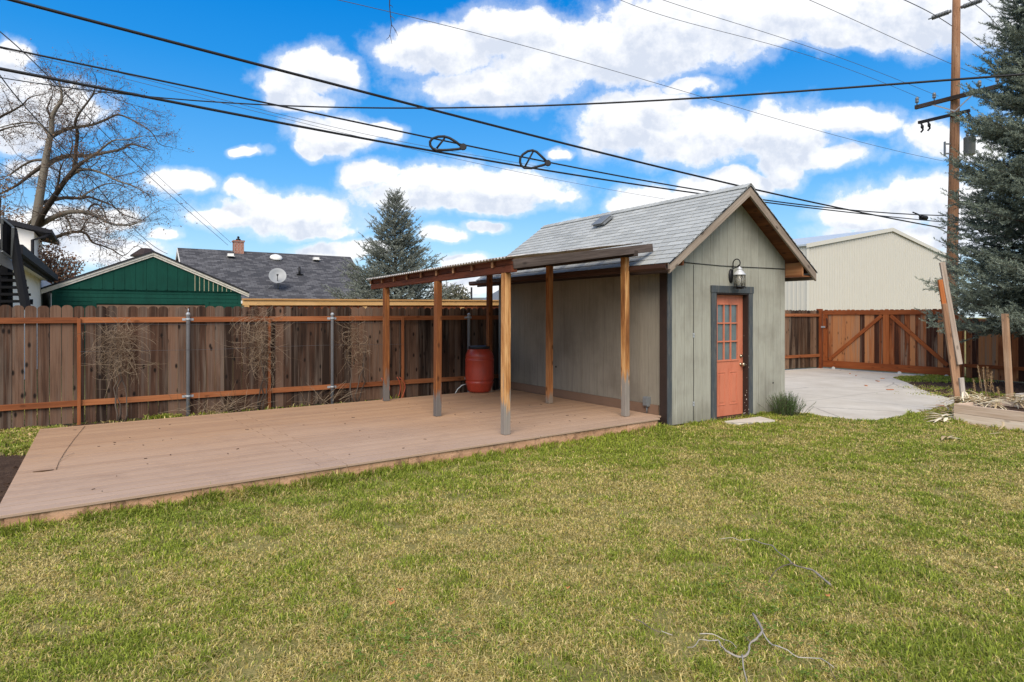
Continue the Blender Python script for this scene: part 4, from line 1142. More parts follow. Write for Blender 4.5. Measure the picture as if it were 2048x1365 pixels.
# ================================================================== husks and stalks in the raised bed
def ribbon(mb, p, d, L, w, seed, lift=.02, flat=True):
    r = random.Random(seed); n = 8; side = d.cross(Vector((0,0,1))).normalized(); q = p.copy(); i0 = len(mb.v); rr = r.random()
    curl = r.gauss(0,.12)
    for i in range(n+1):
        t = i/n; ww = w*math.sin(math.pi*min(.97, .12+t*.86))*.5; cup = ww*.5
        mb.v += [q - side*ww + Vector((0,0,cup)), q.copy(), q + side*ww + Vector((0,0,cup))]
        d = (d + side*curl*.6 + Vector((0,0,r.gauss(-.05,.05)))).normalized(); side = d.cross(Vector((0,0,1))).normalized(); q = q + d*L/n
        q.z = max(q.z, p.z*.3 + .008)
    for i in range(n):
        for k in range(2):
            a_ = i0 + i*3 + k; mb.face((a_, a_+1, a_+4, a_+3), [(i*.05,k*.02),(i*.05,k*.02+.02),(i*.05+.05,k*.02+.02),(i*.05+.05,k*.02)], rr, True)
def husks(label, spots, seed, n, L, w):
    r = random.Random(seed); b = MB()
    for k in range(n):
        px, py, z = r.choice(spots); p = G(px + r.uniform(-9,9), py + r.uniform(-3,3), z); a = r.uniform(0, 6.28); 
        ribbon(b, p + Vector((0,0,.015+r.uniform(0,.05))), Vector((math.cos(a), math.sin(a), r.gauss(.1,.25))).normalized(), L*r.uniform(.5,1.2), w*r.uniform(.6,1.3), r.random())
    o = b.build('corn_husks', M['husk']); tag(o, label, 'husks'); md = o.modifiers.new('Thickness','SOLIDIFY'); md.thickness = .0015
    return o
husks('pile of pale dry corn husks along the near edge of the raised bed', [(1918,802,.27),(1935,804,.27),(1955,805,.27),(1975,808,.27),(1990,810,.27),(1962,797,.27),(1928,800,.28)], 2, 130, .32, .026)
husks('second heap of dry husks in the raised bed at the right edge', [(2034,806,.27),(2042,800,.30),(2048,808,.27),(2060,800,.33)], 3, 80, .28, .026)
husks('dry husk sheaf spilling onto the lawn at the raised bed corner', [(1898,830,.03),(1893,838,.03),(1902,822,.08),(1888,845,.0)], 4, 26, .42, .045)
husks('pale husk strips on the grass left of the raised bed', [(1862,838,.0),(1850,835,.0),(1875,842,.0)], 5, 7, .36, .03)
husks('single pale husk lying on the grass in front of the raised bed', [(1892,882,.0)], 6, 3, .30, .05)
husks('dry husk strip on the grass beside the raised bed wall', [(1975,872,.0),(1990,868,.0)], 7, 3, .34, .04)
root = thing('dead_stalks', 'tall dry golden seed stalks standing in the raised bed', 'dead plant', tuple(G(1972,800,.22)), 0)
b = MB(); r = random.Random(8); V = []; Cc = []; Y0 = root.location.y; rs = np.random.default_rng(8)
for (xb, yb, xt, yt) in ((1966,800,1955,733),(1974,800,1966,735),(1978,802,1975,735),(1974,803,1970,760),(1952,800,1947,760),(1990,802,1980,752),(2000,802,1995,775),(1984,800,1972,790),(1980,800,1984,745)):
    a_ = A(xb, yb, Y0) ; e = A(xt, yt, Y0+r.uniform(-.1,.1)); m = (a_+e)/2 + Vector((r.uniform(-.02,.02),0,0)); loc = Vector(root.location)
    b.tube([a_-loc, m-loc, e-loc], [.0035,.003,.002], 5)
    for k in range(120):
        t = r.uniform(.35,1.02); q = np.array((a_ + (e-a_)*t) - loc) + rs.normal(size=3)*.008; a = rs.normal(size=3); a[2] += 1; a /= np.linalg.norm(a); s_ = np.cross(a, rs.normal(size=3)); s_ /= np.linalg.norm(s_); L = rs.uniform(.01,.028)
        V += [q-s_*.003, q+s_*.003, q+a*L]; c = np.array((.50,.32,.15))*rs.uniform(.6,1.3); Cc += [c]*3
mesh_np('seed_heads', np.array(V), np.arange(len(V)).reshape(-1,3), M['leaf'], np.array(Cc), root); b.build('stems', M['wire_vine'], root)
# ================================================================== fallen branches
def branch(label, segs, lift):
    b = MB()
    for pts, r0, r1 in segs:
        n = len(pts); P = [G(x, y, lift) + Vector((0,0,R(0,.02))) for x, y in pts]; Q = []
        for i in range(n-1):
            for k in range(3):
                t = k/3; a_, b_, c_, d_ = P[max(0,i-1)], P[i], P[i+1], P[min(n-1,i+2)]
                Q.append(.5*((2*b_)+(c_-a_)*t+(2*a_-5*b_+4*c_-d_)*t*t+(-a_+3*b_-3*c_+d_)*t*t*t) + Vector((R(-1,1),R(-1,1),R(-1,1)))*r0*.25)
        Q.append(P[-1]); m = len(Q); b.tube(Q, [(r0+(r1-r0)*i/(m-1))*R(.7,1.25)*.74 for i in range(m)], 8)
    tag(b.build('fallen_branch', M['stick']), label, 'branch')
branch('forked grey fallen branch lying on the lawn at the bottom of the frame', [
 ([(1506,1234),(1518,1252),(1525,1271),(1512,1284),(1500,1292),(1498,1308),(1484,1317),(1462,1312),(1448,1304),(1440,1294),(1436,1286),(1418,1288),(1399,1286),(1390,1296),(1375,1302)], .0085,.003),
 ([(1484,1317),(1488,1344),(1492,1358),(1497,1380)], .004,.002),
 ([(1525,1271),(1540,1288),(1556,1300),(1576,1308),(1597,1315),(1635,1319),(1650,1330),(1668,1343)], .005,.002),
 ([(1635,1319),(1655,1328),(1664,1345),(1674,1368)], .003,.0015),
 ([(1399,1274),(1425,1276),(1448,1280),(1462,1288),(1473,1298)], .0035,.0015), ([(1500,1292),(1492,1282),(1488,1277)], .002,.001),([(1446,1303),(1448,1290),(1452,1282)], .0025,.001)], .048)
branch('thin curved fallen branch lying further back on the lawn', [
 ([(1500,1083),(1525,1090),(1544,1095),(1556,1110),(1575,1122),(1587,1130),(1608,1138),(1626,1146),(1645,1158),(1661,1171)], .004,.009),
 ([(1587,1130),(1570,1136),(1556,1143),(1545,1154),(1537,1166)], .005,.003), ([(1438,1081),(1465,1079),(1480,1084),(1502,1083)], .002,.003)], .048)
branch('short thin twig lying on the lawn left of the forked branch', [([(1270,1243),(1285,1247),(1300,1258),(1322,1270)], .0045,.002), ([(1322,1268),(1345,1273)], .003,.002)], .048)
# twig hanging at the top of the frame
b = MB(); Yt = 5.0
b.tube([A(776,-60,Yt),A(780,-10,Yt),(A(779,10,Yt)),A(781,32,Yt),A(783,50,Yt),A(780,70,Yt),A(784,88,Yt)], [.006,.005,.004,.0035,.003,.002,.0015], 5)
for (x0,y0,x1,y1) in ((781,32,790,42),(783,50,791,66),(780,70,772,80),(783,50,796,73),(779,10,786,16)): b.tube([A(x0,y0,Yt),A((x0+x1)/2+2,(y0+y1)/2,Yt),A(x1,y1,Yt)], [.003,.002,.001], 4)
tag(b.build('hanging_twig', M['bark_dark']), 'thin dark bare twig hanging into view at the top centre', 'twig')
# fallen leaves on the lawn and by the deck
def leaf(px, py, s, z, label, col='leaf'):
    p = G(px, py, z); r = random.Random(int(px*7+py)); V = []; n = 10
    a0 = r.uniform(0, 6.28)
    for i in range(n):
        a = a0 + 6.283*i/n; q = s*(1 if i % 2 == 0 else .55)*r.uniform(.8,1.15)
        V.append((q*math.cos(a), q*math.sin(a)*.8, .35*s*math.cos(2*a)+.2*s*r.random()))
    V.append((0,0,0)); b = MB(); b.v = [Vector(v)+Vector((0,0,.01)) for v in V]
    rr = r.random()
    for i in range(n): b.face((n, i, (i+1) % n), [(0,0),(.02,0),(.02,.02)], rr)
    o = b.build('fallen_leaf', M[col]); o.location = p; tag(o, label, 'leaf', 'fallen leaves')
M['leaf_rust'] = plain('rust_dry_leaf', (.42,.17,.06), .7, 0, .3, 30); M['leaf_tan'] = plain('tan_dry_leaf', (.50,.33,.17), .7, 0, .3, 30)
leaf(782, 1208, .028, .05, 'rust orange dry leaf on the lawn, nearer of the close pair', 'leaf_rust'); leaf(801, 1182, .024, .05, 'rust brown dry leaf on the lawn, farther of the close pair', 'leaf_rust')
leaf(1134, 1177, .02, .05, 'pinkish dry leaf on the lawn centre right of the pair', 'leaf_rust'); leaf(1655, 1192, .022, .05, 'dry brown leaf below the thin curved fallen branch', 'leaf_rust')
leaf(1990, 1136, .022, .05, 'pale dry leaf far right on the lawn', 'leaf_tan'); leaf(2010, 1180, .02, .05, 'tan leaf near the right edge of the lawn', 'leaf_tan')
leaf(62, 871, .05, .03, 'yellow brown leaf on the weeds by the deck corner', 'leaf_tan'); leaf(40, 884, .05, .02, 'pale tan leaf on the soil left of the deck', 'leaf_tan'); leaf(16, 877, .045, .02, 'tan leaf at the left edge near the fence', 'leaf_tan'); leaf(30, 905, .04, .01, 'small tan leaf on the bare soil left of the deck', 'leaf_tan')
for i, (px, py) in enumerate(((1732,772),(1765,758),(1780,780),(1700,748),(1712,752),(1880,812),(1755,763))):
    r = random.Random(i); b = MB(); b.box((0,0,.012), (r.uniform(.08,.16), r.uniform(.02,.05), .014), Matrix.Rotation(r.uniform(0,3),3,'Z')); o = b.build('wood_chip', M['orange_wood']); o.location = G(px, py, .013)
    tag(o, 'small rusty wood chip scattered on the concrete pad', 'wood chip', 'wood chips on the concrete pad')
# debris on the deck
b = MB(); r = random.Random(2)
for i in range(60):
    w_ = r.uniform(.3, 4.2); x = r.uniform(-7.2, -.2); p = deck_o + dE*x + dN*w_ + Vector((0,0,DZ+.004)); b.box(p, (r.uniform(.008,.05), r.uniform(.004,.012), .004), Matrix.Rotation(r.uniform(0,3),3,'Z'))
o = b.build('deck_litter', M['dirt']); o['kind'] = 'stuff'; o['label'] = 'tiny bits of dark leaf litter on the deck'
b = MB(); P = [G(112,941,DZ),G(118,925,DZ),G(130,905,DZ),G(148,880,DZ),G(170,853,DZ)]; P = [p+Vector((0,0,.006)) for p in P]; b.tube(P, [.0025]*5, 4); b.tube([P[1], G(128,918,DZ)+Vector((0,0,.02)), G(148,908,DZ)+Vector((0,0,.01))], .002, 4); b.tube([G(66,945,DZ)+Vector((0,0,.004)), G(85,944,DZ)+Vector((0,0,.008)), G(108,941,DZ)+Vector((0,0,.006))], [.004,.008,.004], 5)
tag(b.build('straw_stalk', M['wire_vine']), 'long thin dry stalk lying across the left end of the deck', 'stalk')

# ================================================================== grass
def inside(px, py, poly):
    c = np.zeros(len(px), bool); n = len(poly)
    for i in range(n):
        x0, y0 = poly[i]; x1, y1 = poly[(i+1) % n]
        if y0 == y1: continue
        k = ((y0 > py) != (y1 > py)) & (px < (x1-x0)*(py-y0)/(y1-y0)+x0); c ^= k
    return c
def vnoise(x, y, s, seed):
    r = np.random.default_rng(seed); T = r.uniform(0, 1, (64, 64)); X = x/s; Y = y/s; i = np.floor(X).astype(int); j = np.floor(Y).astype(int); fx = X-i; fy = Y-j
    fx = fx*fx*(3-2*fx); fy = fy*fy*(3-2*fy); i %= 64; j %= 64; i1 = (i+1) % 64; j1 = (j+1) % 64
    return (T[i,j]*(1-fx)+T[i1,j]*fx)*(1-fy) + (T[i,j1]*(1-fx)+T[i1,j1]*fx)*fy
shed_poly = [tuple((SC+U*a_+W_*b_)[:2]) for a_, b_ in ((-.02,-.02),(SW+.03,-.02),(SW+.03,SL),(-.02,SL))]
bed_poly = [tuple((bA + bed_dir*a_ + bed_nrm*b_)[:2]) for a_, b_ in ((0,0),(3.4,0),(3.4,1.2),(0,1.2))]
deck_in = [tuple((deck_o-dE*.0+dN*.05)[:2]), tuple((deck_o-dE*7.6+dN*.05)[:2]), tuple((deck_o-dE*DL+dN*DW)[:2]), tuple((deck_o+dN*DW+dE*.5)[:2])]
step_poly = [tuple(G(*p)[:2]) for p in ((1449,847),(1477,852),(1550,845),(1520,837.5))]
def blades(n, x, y, seed, hmin, hmax, wscale=1., tall=None, straw_bias=0., lie=1.):
    """n curved blades at x, y; returns vertices, colours"""
    rs = np.random.default_rng(seed); d = np.hypot(x, y)
    p1 = vnoise(x+50, y+50, .9, 1); p2 = vnoise(x+50, y+50, .28, 2); p3 = vnoise(x+50, y+50, 2.4, 3); p4 = vnoise(x+50, y+50, .11, 4)
    dry = np.clip((p1*.30 + p2*.36 + p3*.20 + p4*.36 - .61)*2.7 + .62 + straw_bias, 0, 1)
    clump = vnoise(x+50, y+50, .16, 6)
    h = rs.uniform(hmin, hmax, n)*(.55+.9*clump)*(1.05-.35*dry)
    if tall is not None: h = h*(1+tall)
    w = (.0013 + .00040*d)*rs.uniform(.7, 1.35, n)*wscale
    ang0 = rs.uniform(0, 6.283, n)
    lean = np.clip(rs.normal(.75+.45*dry, .35, n), .1, 1.7)*lie
    dx, dy = np.cos(ang0), np.sin(ang0); sx, sy = -dy, dx
    tw = rs.uniform(-1.2, 1.2, n); sx2 = sx*np.cos(tw)+dx*np.sin(tw); sy2 = sy*np.cos(tw)+dy*np.sin(tw)
    z0 = np.zeros(n)-.004
    mx = x + dx*h*.35*lean; my = y + dy*h*.35*lean; mz_ = h*.60/np.sqrt(1+.25*lean**2)
    tx = x + dx*h*.95*lean; ty = y + dy*h*.95*lean; tz_ = h*np.clip(1-.40*lean, .12, 1)
    V = np.stack([np.stack([x-sx2*w, y-sy2*w, z0], 1), np.stack([x+sx2*w, y+sy2*w, z0], 1), np.stack([mx+sx2*w*.8, my+sy2*w*.8, mz_], 1), np.stack([mx-sx2*w*.8, my-sy2*w*.8, mz_], 1), np.stack([tx, ty, tz_], 1)], 1)
    is_dry = rs.uniform(0, 1, n) < dry*.80 + .08
    g0 = np.array([.17,.222,.026]); g1 = np.array([.355,.395,.050]); g2 = np.array([.09,.15,.035])
    t = rs.uniform(0, 1, (n, 1)); q = vnoise(x+50, y+50, 1.5, 9)[:, None]
    green = (g0 + (g1-g0)*t)*(.75+.35*q) + g2*(1-q)*.25
    s0 = np.array([.46,.37,.13]); s1 = np.array([.66,.54,.25]); s2 = np.array([.42,.33,.07])
    straw = np.where(rs.uniform(0, 1, (n, 1)) < .3, s2 + (s0-s2)*t, s0 + (s1-s0)*t)
    c = np.where(is_dry[:, None], straw, green)*rs.uniform(.7, 1.5, (n, 1))
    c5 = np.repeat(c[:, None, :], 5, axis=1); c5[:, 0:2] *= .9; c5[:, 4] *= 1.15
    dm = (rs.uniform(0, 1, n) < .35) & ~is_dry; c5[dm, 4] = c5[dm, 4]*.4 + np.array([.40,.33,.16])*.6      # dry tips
    return V, c5
def grass_obj(name, label, V, c5):
    n = len(V); i5 = np.arange(n)[:, None]*5
    F1 = (i5 + np.array([[0,1,2]])); F2 = (i5 + np.array([[0,2,3]])); F3 = (i5 + np.array([[3,2,4]]))
    o = mesh_np(name, V.reshape(-1,3), np.concatenate([F1,F2,F3]), M['grass'], c5.reshape(-1,3)); o['kind'] = 'stuff'; o['label'] = label; return o
rs = np.random.default_rng(99)
NB = 850000
d = (2.1**.55 + rs.uniform(0, 1, NB)*(12.6**.55-2.1**.55))**(1/.55)     # denser near the viewer
u = rs.uniform(-.98, .98, NB); x = u*d; y = d
x2 = rs.uniform(-9, 9, 110000); y2 = rs.uniform(.3, 8, 110000); k2 = (np.abs(x2) > .98*y2) | (y2 < 2.1); x = np.concatenate([x, x2[k2]]); y = np.concatenate([y, y2[k2]]); NB = len(x)
keep = ~inside(x, y, deck_in) & ~inside(x, y, shed_poly) & ~inside(x, y, pad_poly) & ~inside(x, y, bed_poly) & ~inside(x, y, soil_l_poly) & ~inside(x, y, step_poly)
keep &= ~(inside(x, y, soil_r_poly) & (rs.uniform(0,1,NB) > .02))
bare = vnoise(x+50, y+50, .42, 12)*.6 + vnoise(x+50, y+50, .13, 13)*.4
keep &= ~((bare < .26) & (rs.uniform(0,1,NB) < .75))
keep &= (y < 11.8) | (x > 4)
x = x[keep]; y = y[keep]
de = np.abs((x-deck_o.x)*dN.x + (y-deck_o.y)*dN.y)           # distance to the deck edge: unmown fringe
fringe = np.exp(-(de/.16)**2)*(((x-deck_o.x)*dE.x + (y-deck_o.y)*dE.y) < .1)
ds = np.abs((x-SC.x)*W_.x + (y-SC.y)*W_.y); fringe = np.maximum(fringe, np.exp(-(ds/.08)**2)*((x > 2.2) & (x < 5))*.9)
db = np.abs((x-bA.x)*bed_nrm.x + (y-bA.y)*bed_nrm.y); fringe = np.maximum(fringe, np.exp(-(db/.10)**2)*(x > 6.6)*1.2)
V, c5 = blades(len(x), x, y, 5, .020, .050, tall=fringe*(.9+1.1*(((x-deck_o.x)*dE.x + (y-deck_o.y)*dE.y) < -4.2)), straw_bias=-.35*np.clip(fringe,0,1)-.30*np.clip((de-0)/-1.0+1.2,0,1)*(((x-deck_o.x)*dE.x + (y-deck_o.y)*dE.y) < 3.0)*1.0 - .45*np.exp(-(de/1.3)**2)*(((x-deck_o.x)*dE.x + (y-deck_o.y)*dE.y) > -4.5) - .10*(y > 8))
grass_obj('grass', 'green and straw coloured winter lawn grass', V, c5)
print('blades', len(x))
# weeds and grass on the soil near the fence and by the gate
def patch(name, label, pts, n, hmin, hmax, seed, green=-.5, wsc=2.2):
    rs = np.random.default_rng(seed); X = []; Y = []
    for (px, py, sx, sy) in pts:
        p = G(px, py); k = n//len(pts); X.append(p.x + rs.normal(size=k)*sx); Y.append(p.y + rs.normal(size=k)*sy)
    x = np.concatenate(X); y = np.concatenate(Y); k = ~inside(x, y, deck_in) & ~inside(x, y, shed_poly); x = x[k]; y = y[k]
    s_ = (x-fo.x)*fN.x + (y-fo.y)*fN.y; k = (s_ < -.09) | (y > 14); x = x[k]; y = y[k]
    if name == 'gate_weeds': k = ~inside(x, y, pad_poly); x = x[k]; y = y[k]
    V, c = blades(len(x), x, y, seed, hmin, hmax, wsc, straw_bias=green, lie=.8); return grass_obj(name, label, V, c)
patch('weeds', 'low green weeds growing on the soil between the deck and the fence', [(20,868,.5,.16),(55,880,.18,.22),(10,885,.3,.2),(60,905,.1,.08),(290,838,.28,.07),(300,836,.15,.05),(70,862,.3,.08),(385,830,.25,.06),(0,905,.3,.1)], 15000, .03, .09, 3, -.3, 1.5)
patch('thin_weeds', 'dry and green tufts along the foot of the dark fence', [(p_, 857-.079*p_, .5, .10) for p_ in (150,230,330,440,520,600,690)], 2600, .05, .13, 4, .1, 1.4)
patch('gate_weeds', 'green grass growing below the right half of the gate', [(1840,757,.5,.35),(1870,760,.4,.3),(1812,758,.25,.2),(1890,757,.35,.35)], 20000, .035, .07, 6, -.8, 1.4)
patch('bed_weeds', 'short sparse green growth on the soil between pad and raised bed', [(1945,800,.2,.15),(1900,790,.4,.2),(1960,790,.4,.3),(1870,778,.3,.3)], 3500, .02, .045, 7, -.1, 1.3)
# broad leaved clover among the turf
rs = np.random.default_rng(17); V = []; Cc = []
for (px, py, n, s_) in ((1545,1275,70,.16),(1600,1330,60,.14),(1500,1180,60,.15),(1560,1190,30,.1),(790,1300,90,.22),(880,1290,40,.1),(860,1320,40,.15),(1440,1180,40,.12)):
    c0 = G(px, py)
    for k in range(n):
        q = np.array([c0.x+rs.normal()*s_, c0.y+rs.normal()*s_, rs.uniform(.03,.055)])
        for j in range(3):
            a = j*2.09+rs.uniform(0,.5); dv = np.array([math.cos(a), math.sin(a), rs.uniform(-.1,.4)]); sv = np.array([-math.sin(a), math.cos(a), 0]); L = rs.uniform(.007,.014)
            V += [q, q+dv*L*.6+sv*L*.55, q+dv*L*1.2, q+dv*L*.6-sv*L*.55]; c = np.array((.14,.22,.03))*rs.uniform(.7,1.3); Cc += [c]*4
o = mesh_np('clover', np.array(V), np.arange(len(V)).reshape(-1,4), M['leaf'], np.array(Cc), None, 4); o['kind'] = 'stuff'; o['label'] = 'small bright green clover leaves in the lawn'
# clods and dead leaf litter on the bare soil
b = MB(); r = random.Random(6)
def clods(poly, n, name, label, smin, smax):
    b = MB(); xs = [p[0] for p in poly]; ys = [p[1] for p in poly]; k = 0
    while k < n:
        x = r.uniform(min(xs), max(xs)); y = r.uniform(min(ys), max(ys))
        if y < 2 or not inside(np.array([x]), np.array([y]), poly)[0] or inside(np.array([x]), np.array([y]), deck_in)[0]: continue
        s = r.uniform(smin, smax); q = [Vector((r.gauss(0,1), r.gauss(0,1), r.gauss(0,.6)))*s for _ in range(8)]
        b.box((x, y, s*.3), (s*2, s*1.6, s), Matrix.Rotation(r.uniform(0,3),3,'Z') @ Matrix.Rotation(r.gauss(0,.4),3,'X')); k += 1
    o = b.build(name, M['dirt'], bevel=.004); o['kind'] = 'stuff'; o['label'] = label
clods(soil_l_poly, 900, 'soil_clods', 'dark clods and crumbs on the bare soil left of the deck', .008, .03)
clods(soil_r_poly, 900, 'mulch_clods', 'dark mulch crumbs on the soil below the spruce', .012, .045)
# ================================================================== metal building
D = 40.0; mo = Vector((.4682*D, D, 0)); MW = .527*D
me_ = thing('metal_building', 'large beige ribbed metal building with a low gable beyond the gate', 'building', tuple(mo), AN)
ez, pz = H + .1145*D, H + .1593*D
def mz(x): return ez + (pz-ez)*(1 - abs(x-MW/2)/(MW/2))
b = MB(); b.prism([Vector(p) for p in ((0,0,0),(MW,0,0),(MW,0,ez-.12),(MW/2,0,pz-.12),(0,0,ez-.12))], (0,.1,0))
x = .12
while x < MW-.1:
    for dx, w_ in ((0, .055), (.1, .02), (.2, .02)):
        xx = x+dx
        if xx+w_ < MW: b.prism([Vector(p) for p in ((xx,-.03 if dx==0 else -.012,0),(xx+w_,-.03 if dx==0 else -.012,0),(xx+w_,-.03 if dx==0 else -.012,mz(xx+w_)-.14),(xx,-.03 if dx==0 else -.012,mz(xx)-.14))], (0,.028 if dx==0 else .010,0))
    x += .305
b.b2(0, .1, .1, 25, 0, ez-.12); y = .3
while y < 25: b.b2(-.03, -.001, y, y+.055, 0, ez-.12); y += .305
b.build('wall', M['metal_wall'], me_)
for s_ in (0, 1):
    b = MB(); x0 = -.15 if s_ == 0 else MW/2; x1 = MW/2 if s_ == 0 else MW+.15
    q = [(x0, mz(max(0,x0)) - (.03 if s_==0 else 0)), (x1, mz(min(MW,x1)) - (.03 if s_ else 0))]
    b.hexa([Vector((q[0][0],-.08,q[0][1]-.12)),Vector((q[1][0],-.08,q[1][1]-.12)),Vector((q[1][0],25,q[1][1]-.12)),Vector((q[0][0],25,q[0][1]-.12)),
            Vector((q[0][0],-.08,q[0][1])),Vector((q[1][0],-.08,q[1][1])),Vector((q[1][0],25,q[1][1])),Vector((q[0][0],25,q[0][1]))], (1,0,0))
    b.build('roof', M['metal_roof'], me_)
    b = MB(); b.hexa([Vector((q[0][0],-.14,q[0][1]-.24)),Vector((q[1][0],-.14,q[1][1]-.24)),Vector((q[1][0],-.082,q[1][1]-.24)),Vector((q[0][0],-.082,q[0][1]-.24)),
            Vector((q[0][0],-.14,q[0][1]+.02)),Vector((q[1][0],-.14,q[1][1]+.02)),Vector((q[1][0],-.082,q[1][1]+.02)),Vector((q[0][0],-.082,q[0][1]+.02))], (1,0,0))
    b.build('rake_trim', M['metal_wall'], me_)
b = MB(); b.b2(-.06, .20, -.06, -.031, 0, ez-.25); b.build('corner_trim', M['metal_wall'], me_)
# ================================================================== green garage
go_ = Vector((-15.37, 21.0, 0)); GW = 5.9
gg = thing('green_garage', 'green painted board garage with a white trimmed gable behind the fence', 'garage', tuple(go_), rad(33.8))
def gz(x): return 3.98 - .435*abs(x-GW/2) 
b = MB()
z = 0
while z < 2.58: 
    z1_ = min(z+.145, 2.58)
    if z < 2.05:
        for x0, x1 in ((.1,1.25),(4.65,GW-.1)): b.hexa([Vector(p) for p in ((x0,-.012,z),(x1,-.012,z),(x1,.02,z),(x0,.02,z),(x0,.0,z1_-.004),(x1,.0,z1_-.004),(x1,.02,z1_-.004),(x0,.02,z1_-.004))], (1,0,0))
    else: b.hexa([Vector(p) for p in ((.1,-.012,z),(GW-.1,-.012,z),(GW-.1,.02,z),(.1,.02,z),(.1,.0,z1_-.004),(GW-.1,.0,z1_-.004),(GW-.1,.02,z1_-.004),(.1,.02,z1_-.004))], (1,0,0))
    z = z1_
b.build('wall', M['green'], gg)
b = MB(); b.prism([Vector(p) for p in ((.02,.021,0),(GW-.02,.021,0),(GW-.02,.021,2.55),(GW/2,.021,3.85),(.02,.021,2.55))], (0,5,0)); b.build('wall', M['green'], gg)
b = MB(); x = .1; k = 0
while x < GW-.1:
    w_ = .33 if x < 4.3 else .155
    x1 = min(x+w_, GW-.1); zz0, zz1 = gz(x)-.17, gz(x1)-.17
    zb = 2.605 + (.0)
    if zz0 > zb+.03 or zz1 > zb+.03:
        pts = [(x+.004, zb+.03), (x+.03, zb), (x1-.03, zb), (x1-.004, zb+.03), (x1-.004, max(zz1, zb+.031)), (x+.004, max(zz0, zb+.031))]
        if x < GW/2 < x1: pts.insert(5, (GW/2, gz(GW/2)-.17))
        b.prism([Vector((a_, -.035, c_)) for a_, c_ in pts], (0,.034,0))
    x = x1; k += 1
b.build('gable_boards', M['green'], gg)
b = MB(); x = 4.3
while x < GW-.25: b.b2(x-.011, x+.011, -.05, -.036, 2.60, gz(x)-.17); x += .155
b.build('peeled_batten', M['peel'], gg)
b = MB(); b.b2(.1, GW-.1, -.052, -.036, 2.585, 2.603)
for i in range(8):
    xx = R(1.6, 5.4); b.b2(xx, xx+R(.1,.35), -.056, -.0525, 2.586, 2.60)
b.build('peeled_edge', M['green'], gg)
b = MB(); b.b2(0, .1, -.03, .02, 0, 2.60); b.b2(GW-.1, GW, -.03, .02, 0, 2.60); b.build('corner_board', M['green'], gg)
b = MB(); b.b2(1.13, 4.77, -.04, -.013, 2.10, 2.22); b.b2(1.13, 1.25, -.04, -.013, 0, 2.10); b.b2(4.65, 4.77, -.04, -.013, 0, 2.10); b.build('door_frame', M['green'], gg)
b = MB(); b.b2(1.25, 4.65, -.006, .018, 0, 2.06); b.build('garage_door', M['brown_base'], gg)
for s_ in (-1, 1):
    xe = GW/2 + s_*(GW/2+.28); q = [(GW/2, gz(GW/2)), (xe, gz(xe))]
    for nm, t0, t1, y0, y1, mm in (('rake_board', .03, .10, -.12, -.06, 'cream_trim'), ('rake_board', .101, .175, -.085, -.051, 'cream_trim'), ('roof_edge', -.03, .029, -.15, -.05, 'charcoal_roof')):
        b = MB(); b.prism([Vector((q[0][0], y0, q[0][1]-t0)), Vector((q[1][0], y0, q[1][1]-t0)), Vector((q[1][0], y0, q[1][1]-t1)), Vector((q[0][0], y0, q[0][1]-t1))], (0, y1-y0, 0), g=(1,0,0)); b.build(nm, M[mm], gg)
    b = MB(); b.hexa([Vector((q[0][0],-.05,q[0][1]-.02)),Vector((q[1][0],-.05,q[1][1]-.02)),Vector((q[1][0],5.3,q[1][1]-.02)),Vector((q[0][0],5.3,q[0][1]-.02)),
         Vector((q[0][0],-.05,q[0][1]+.03)),Vector((q[1][0],-.05,q[1][1]+.03)),Vector((q[1][0],5.3,q[1][1]+.03)),Vector((q[0][0],5.3,q[0][1]+.03))], (0,1,0)); b.build('roof', M['charcoal_roof'], gg)
# turret roof behind it
tp = A(292, 632, 30); tz = H+(HY-495)/F*30
tu = thing('roof_turret', 'small brown hipped turret roof peeking over the green garage ridge', 'turret', (tp.x, tp.y, 0), rad(20))
b = MB(); b.lathe((0,0,0), [(.50,0),(.50,tz-.42)], 8); b.build('wall', M['cream_trim'], tu)
b = MB(); b.lathe((0,0,tz-.46), [(.50,0),(.66,.0),(.66,.07),(.30,.34),(.22,.40),(.05,.42)], 8)
for i in range(len(b.sm)): b.sm[i] = False
b.build('roof', M['brown_trim'], tu)
# ================================================================== grey roofed house
ho = Vector((-17.55, 33.0, 0)); HA = rad(33.4)
gh = thing('grey_roof_house', 'house with a long dark grey shingle roof, brick chimney and satellite dish', 'house', tuple(ho), HA)
HL = 9.3; hz = 5.25; pit = .64; hw = 4.4
b = MB(); b.hexa([Vector(p) for p in ((0,0,hz-.12),(HL,0,hz-.12),(HL,-hw,hz-.12-pit*hw),(0,-hw,hz-.12-pit*hw),(0,0,hz),(HL,0,hz),(HL,-hw,hz-pit*hw),(0,-hw,hz-pit*hw))], (1,0,0))
b2_ = MB(); b2_.hexa([Vector(p) for p in ((0,.01,hz-.12),(HL,.01,hz-.12),(HL,hw,hz-.12-pit*hw),(0,hw,hz-.12-pit*hw),(0,.01,hz),(HL,.01,hz),(HL,hw,hz-pit*hw),(0,hw,hz-pit*hw))], (1,0,0))
rf = b.build('roof', M['far_roof'], gh); b2_.build('roof', M['far_roof'], gh)
b = MB(); b.prism([Vector(p) for p in ((.35,-hw+.5,0),(.35,hw-.5,0),(.35,hw-.5,hz-pit*(hw-.5)-.16),(.35,0,hz-.16),(.35,-hw+.5,hz-pit*(hw-.5)-.16))], (HL-.7,0,0)); b.build('wall', M['white_paint'], gh)
b = MB()
for xx in (-.03, HL): b.prism([Vector(p) for p in ((xx,0,hz-.03),(xx,-hw-.02,hz-.03-pit*hw),(xx,-hw-.02,hz-.22-pit*hw),(xx,0,hz-.22),(xx,hw,hz-.22-pit*hw),(xx,hw,hz-.03-pit*hw))], (.03,0,0))
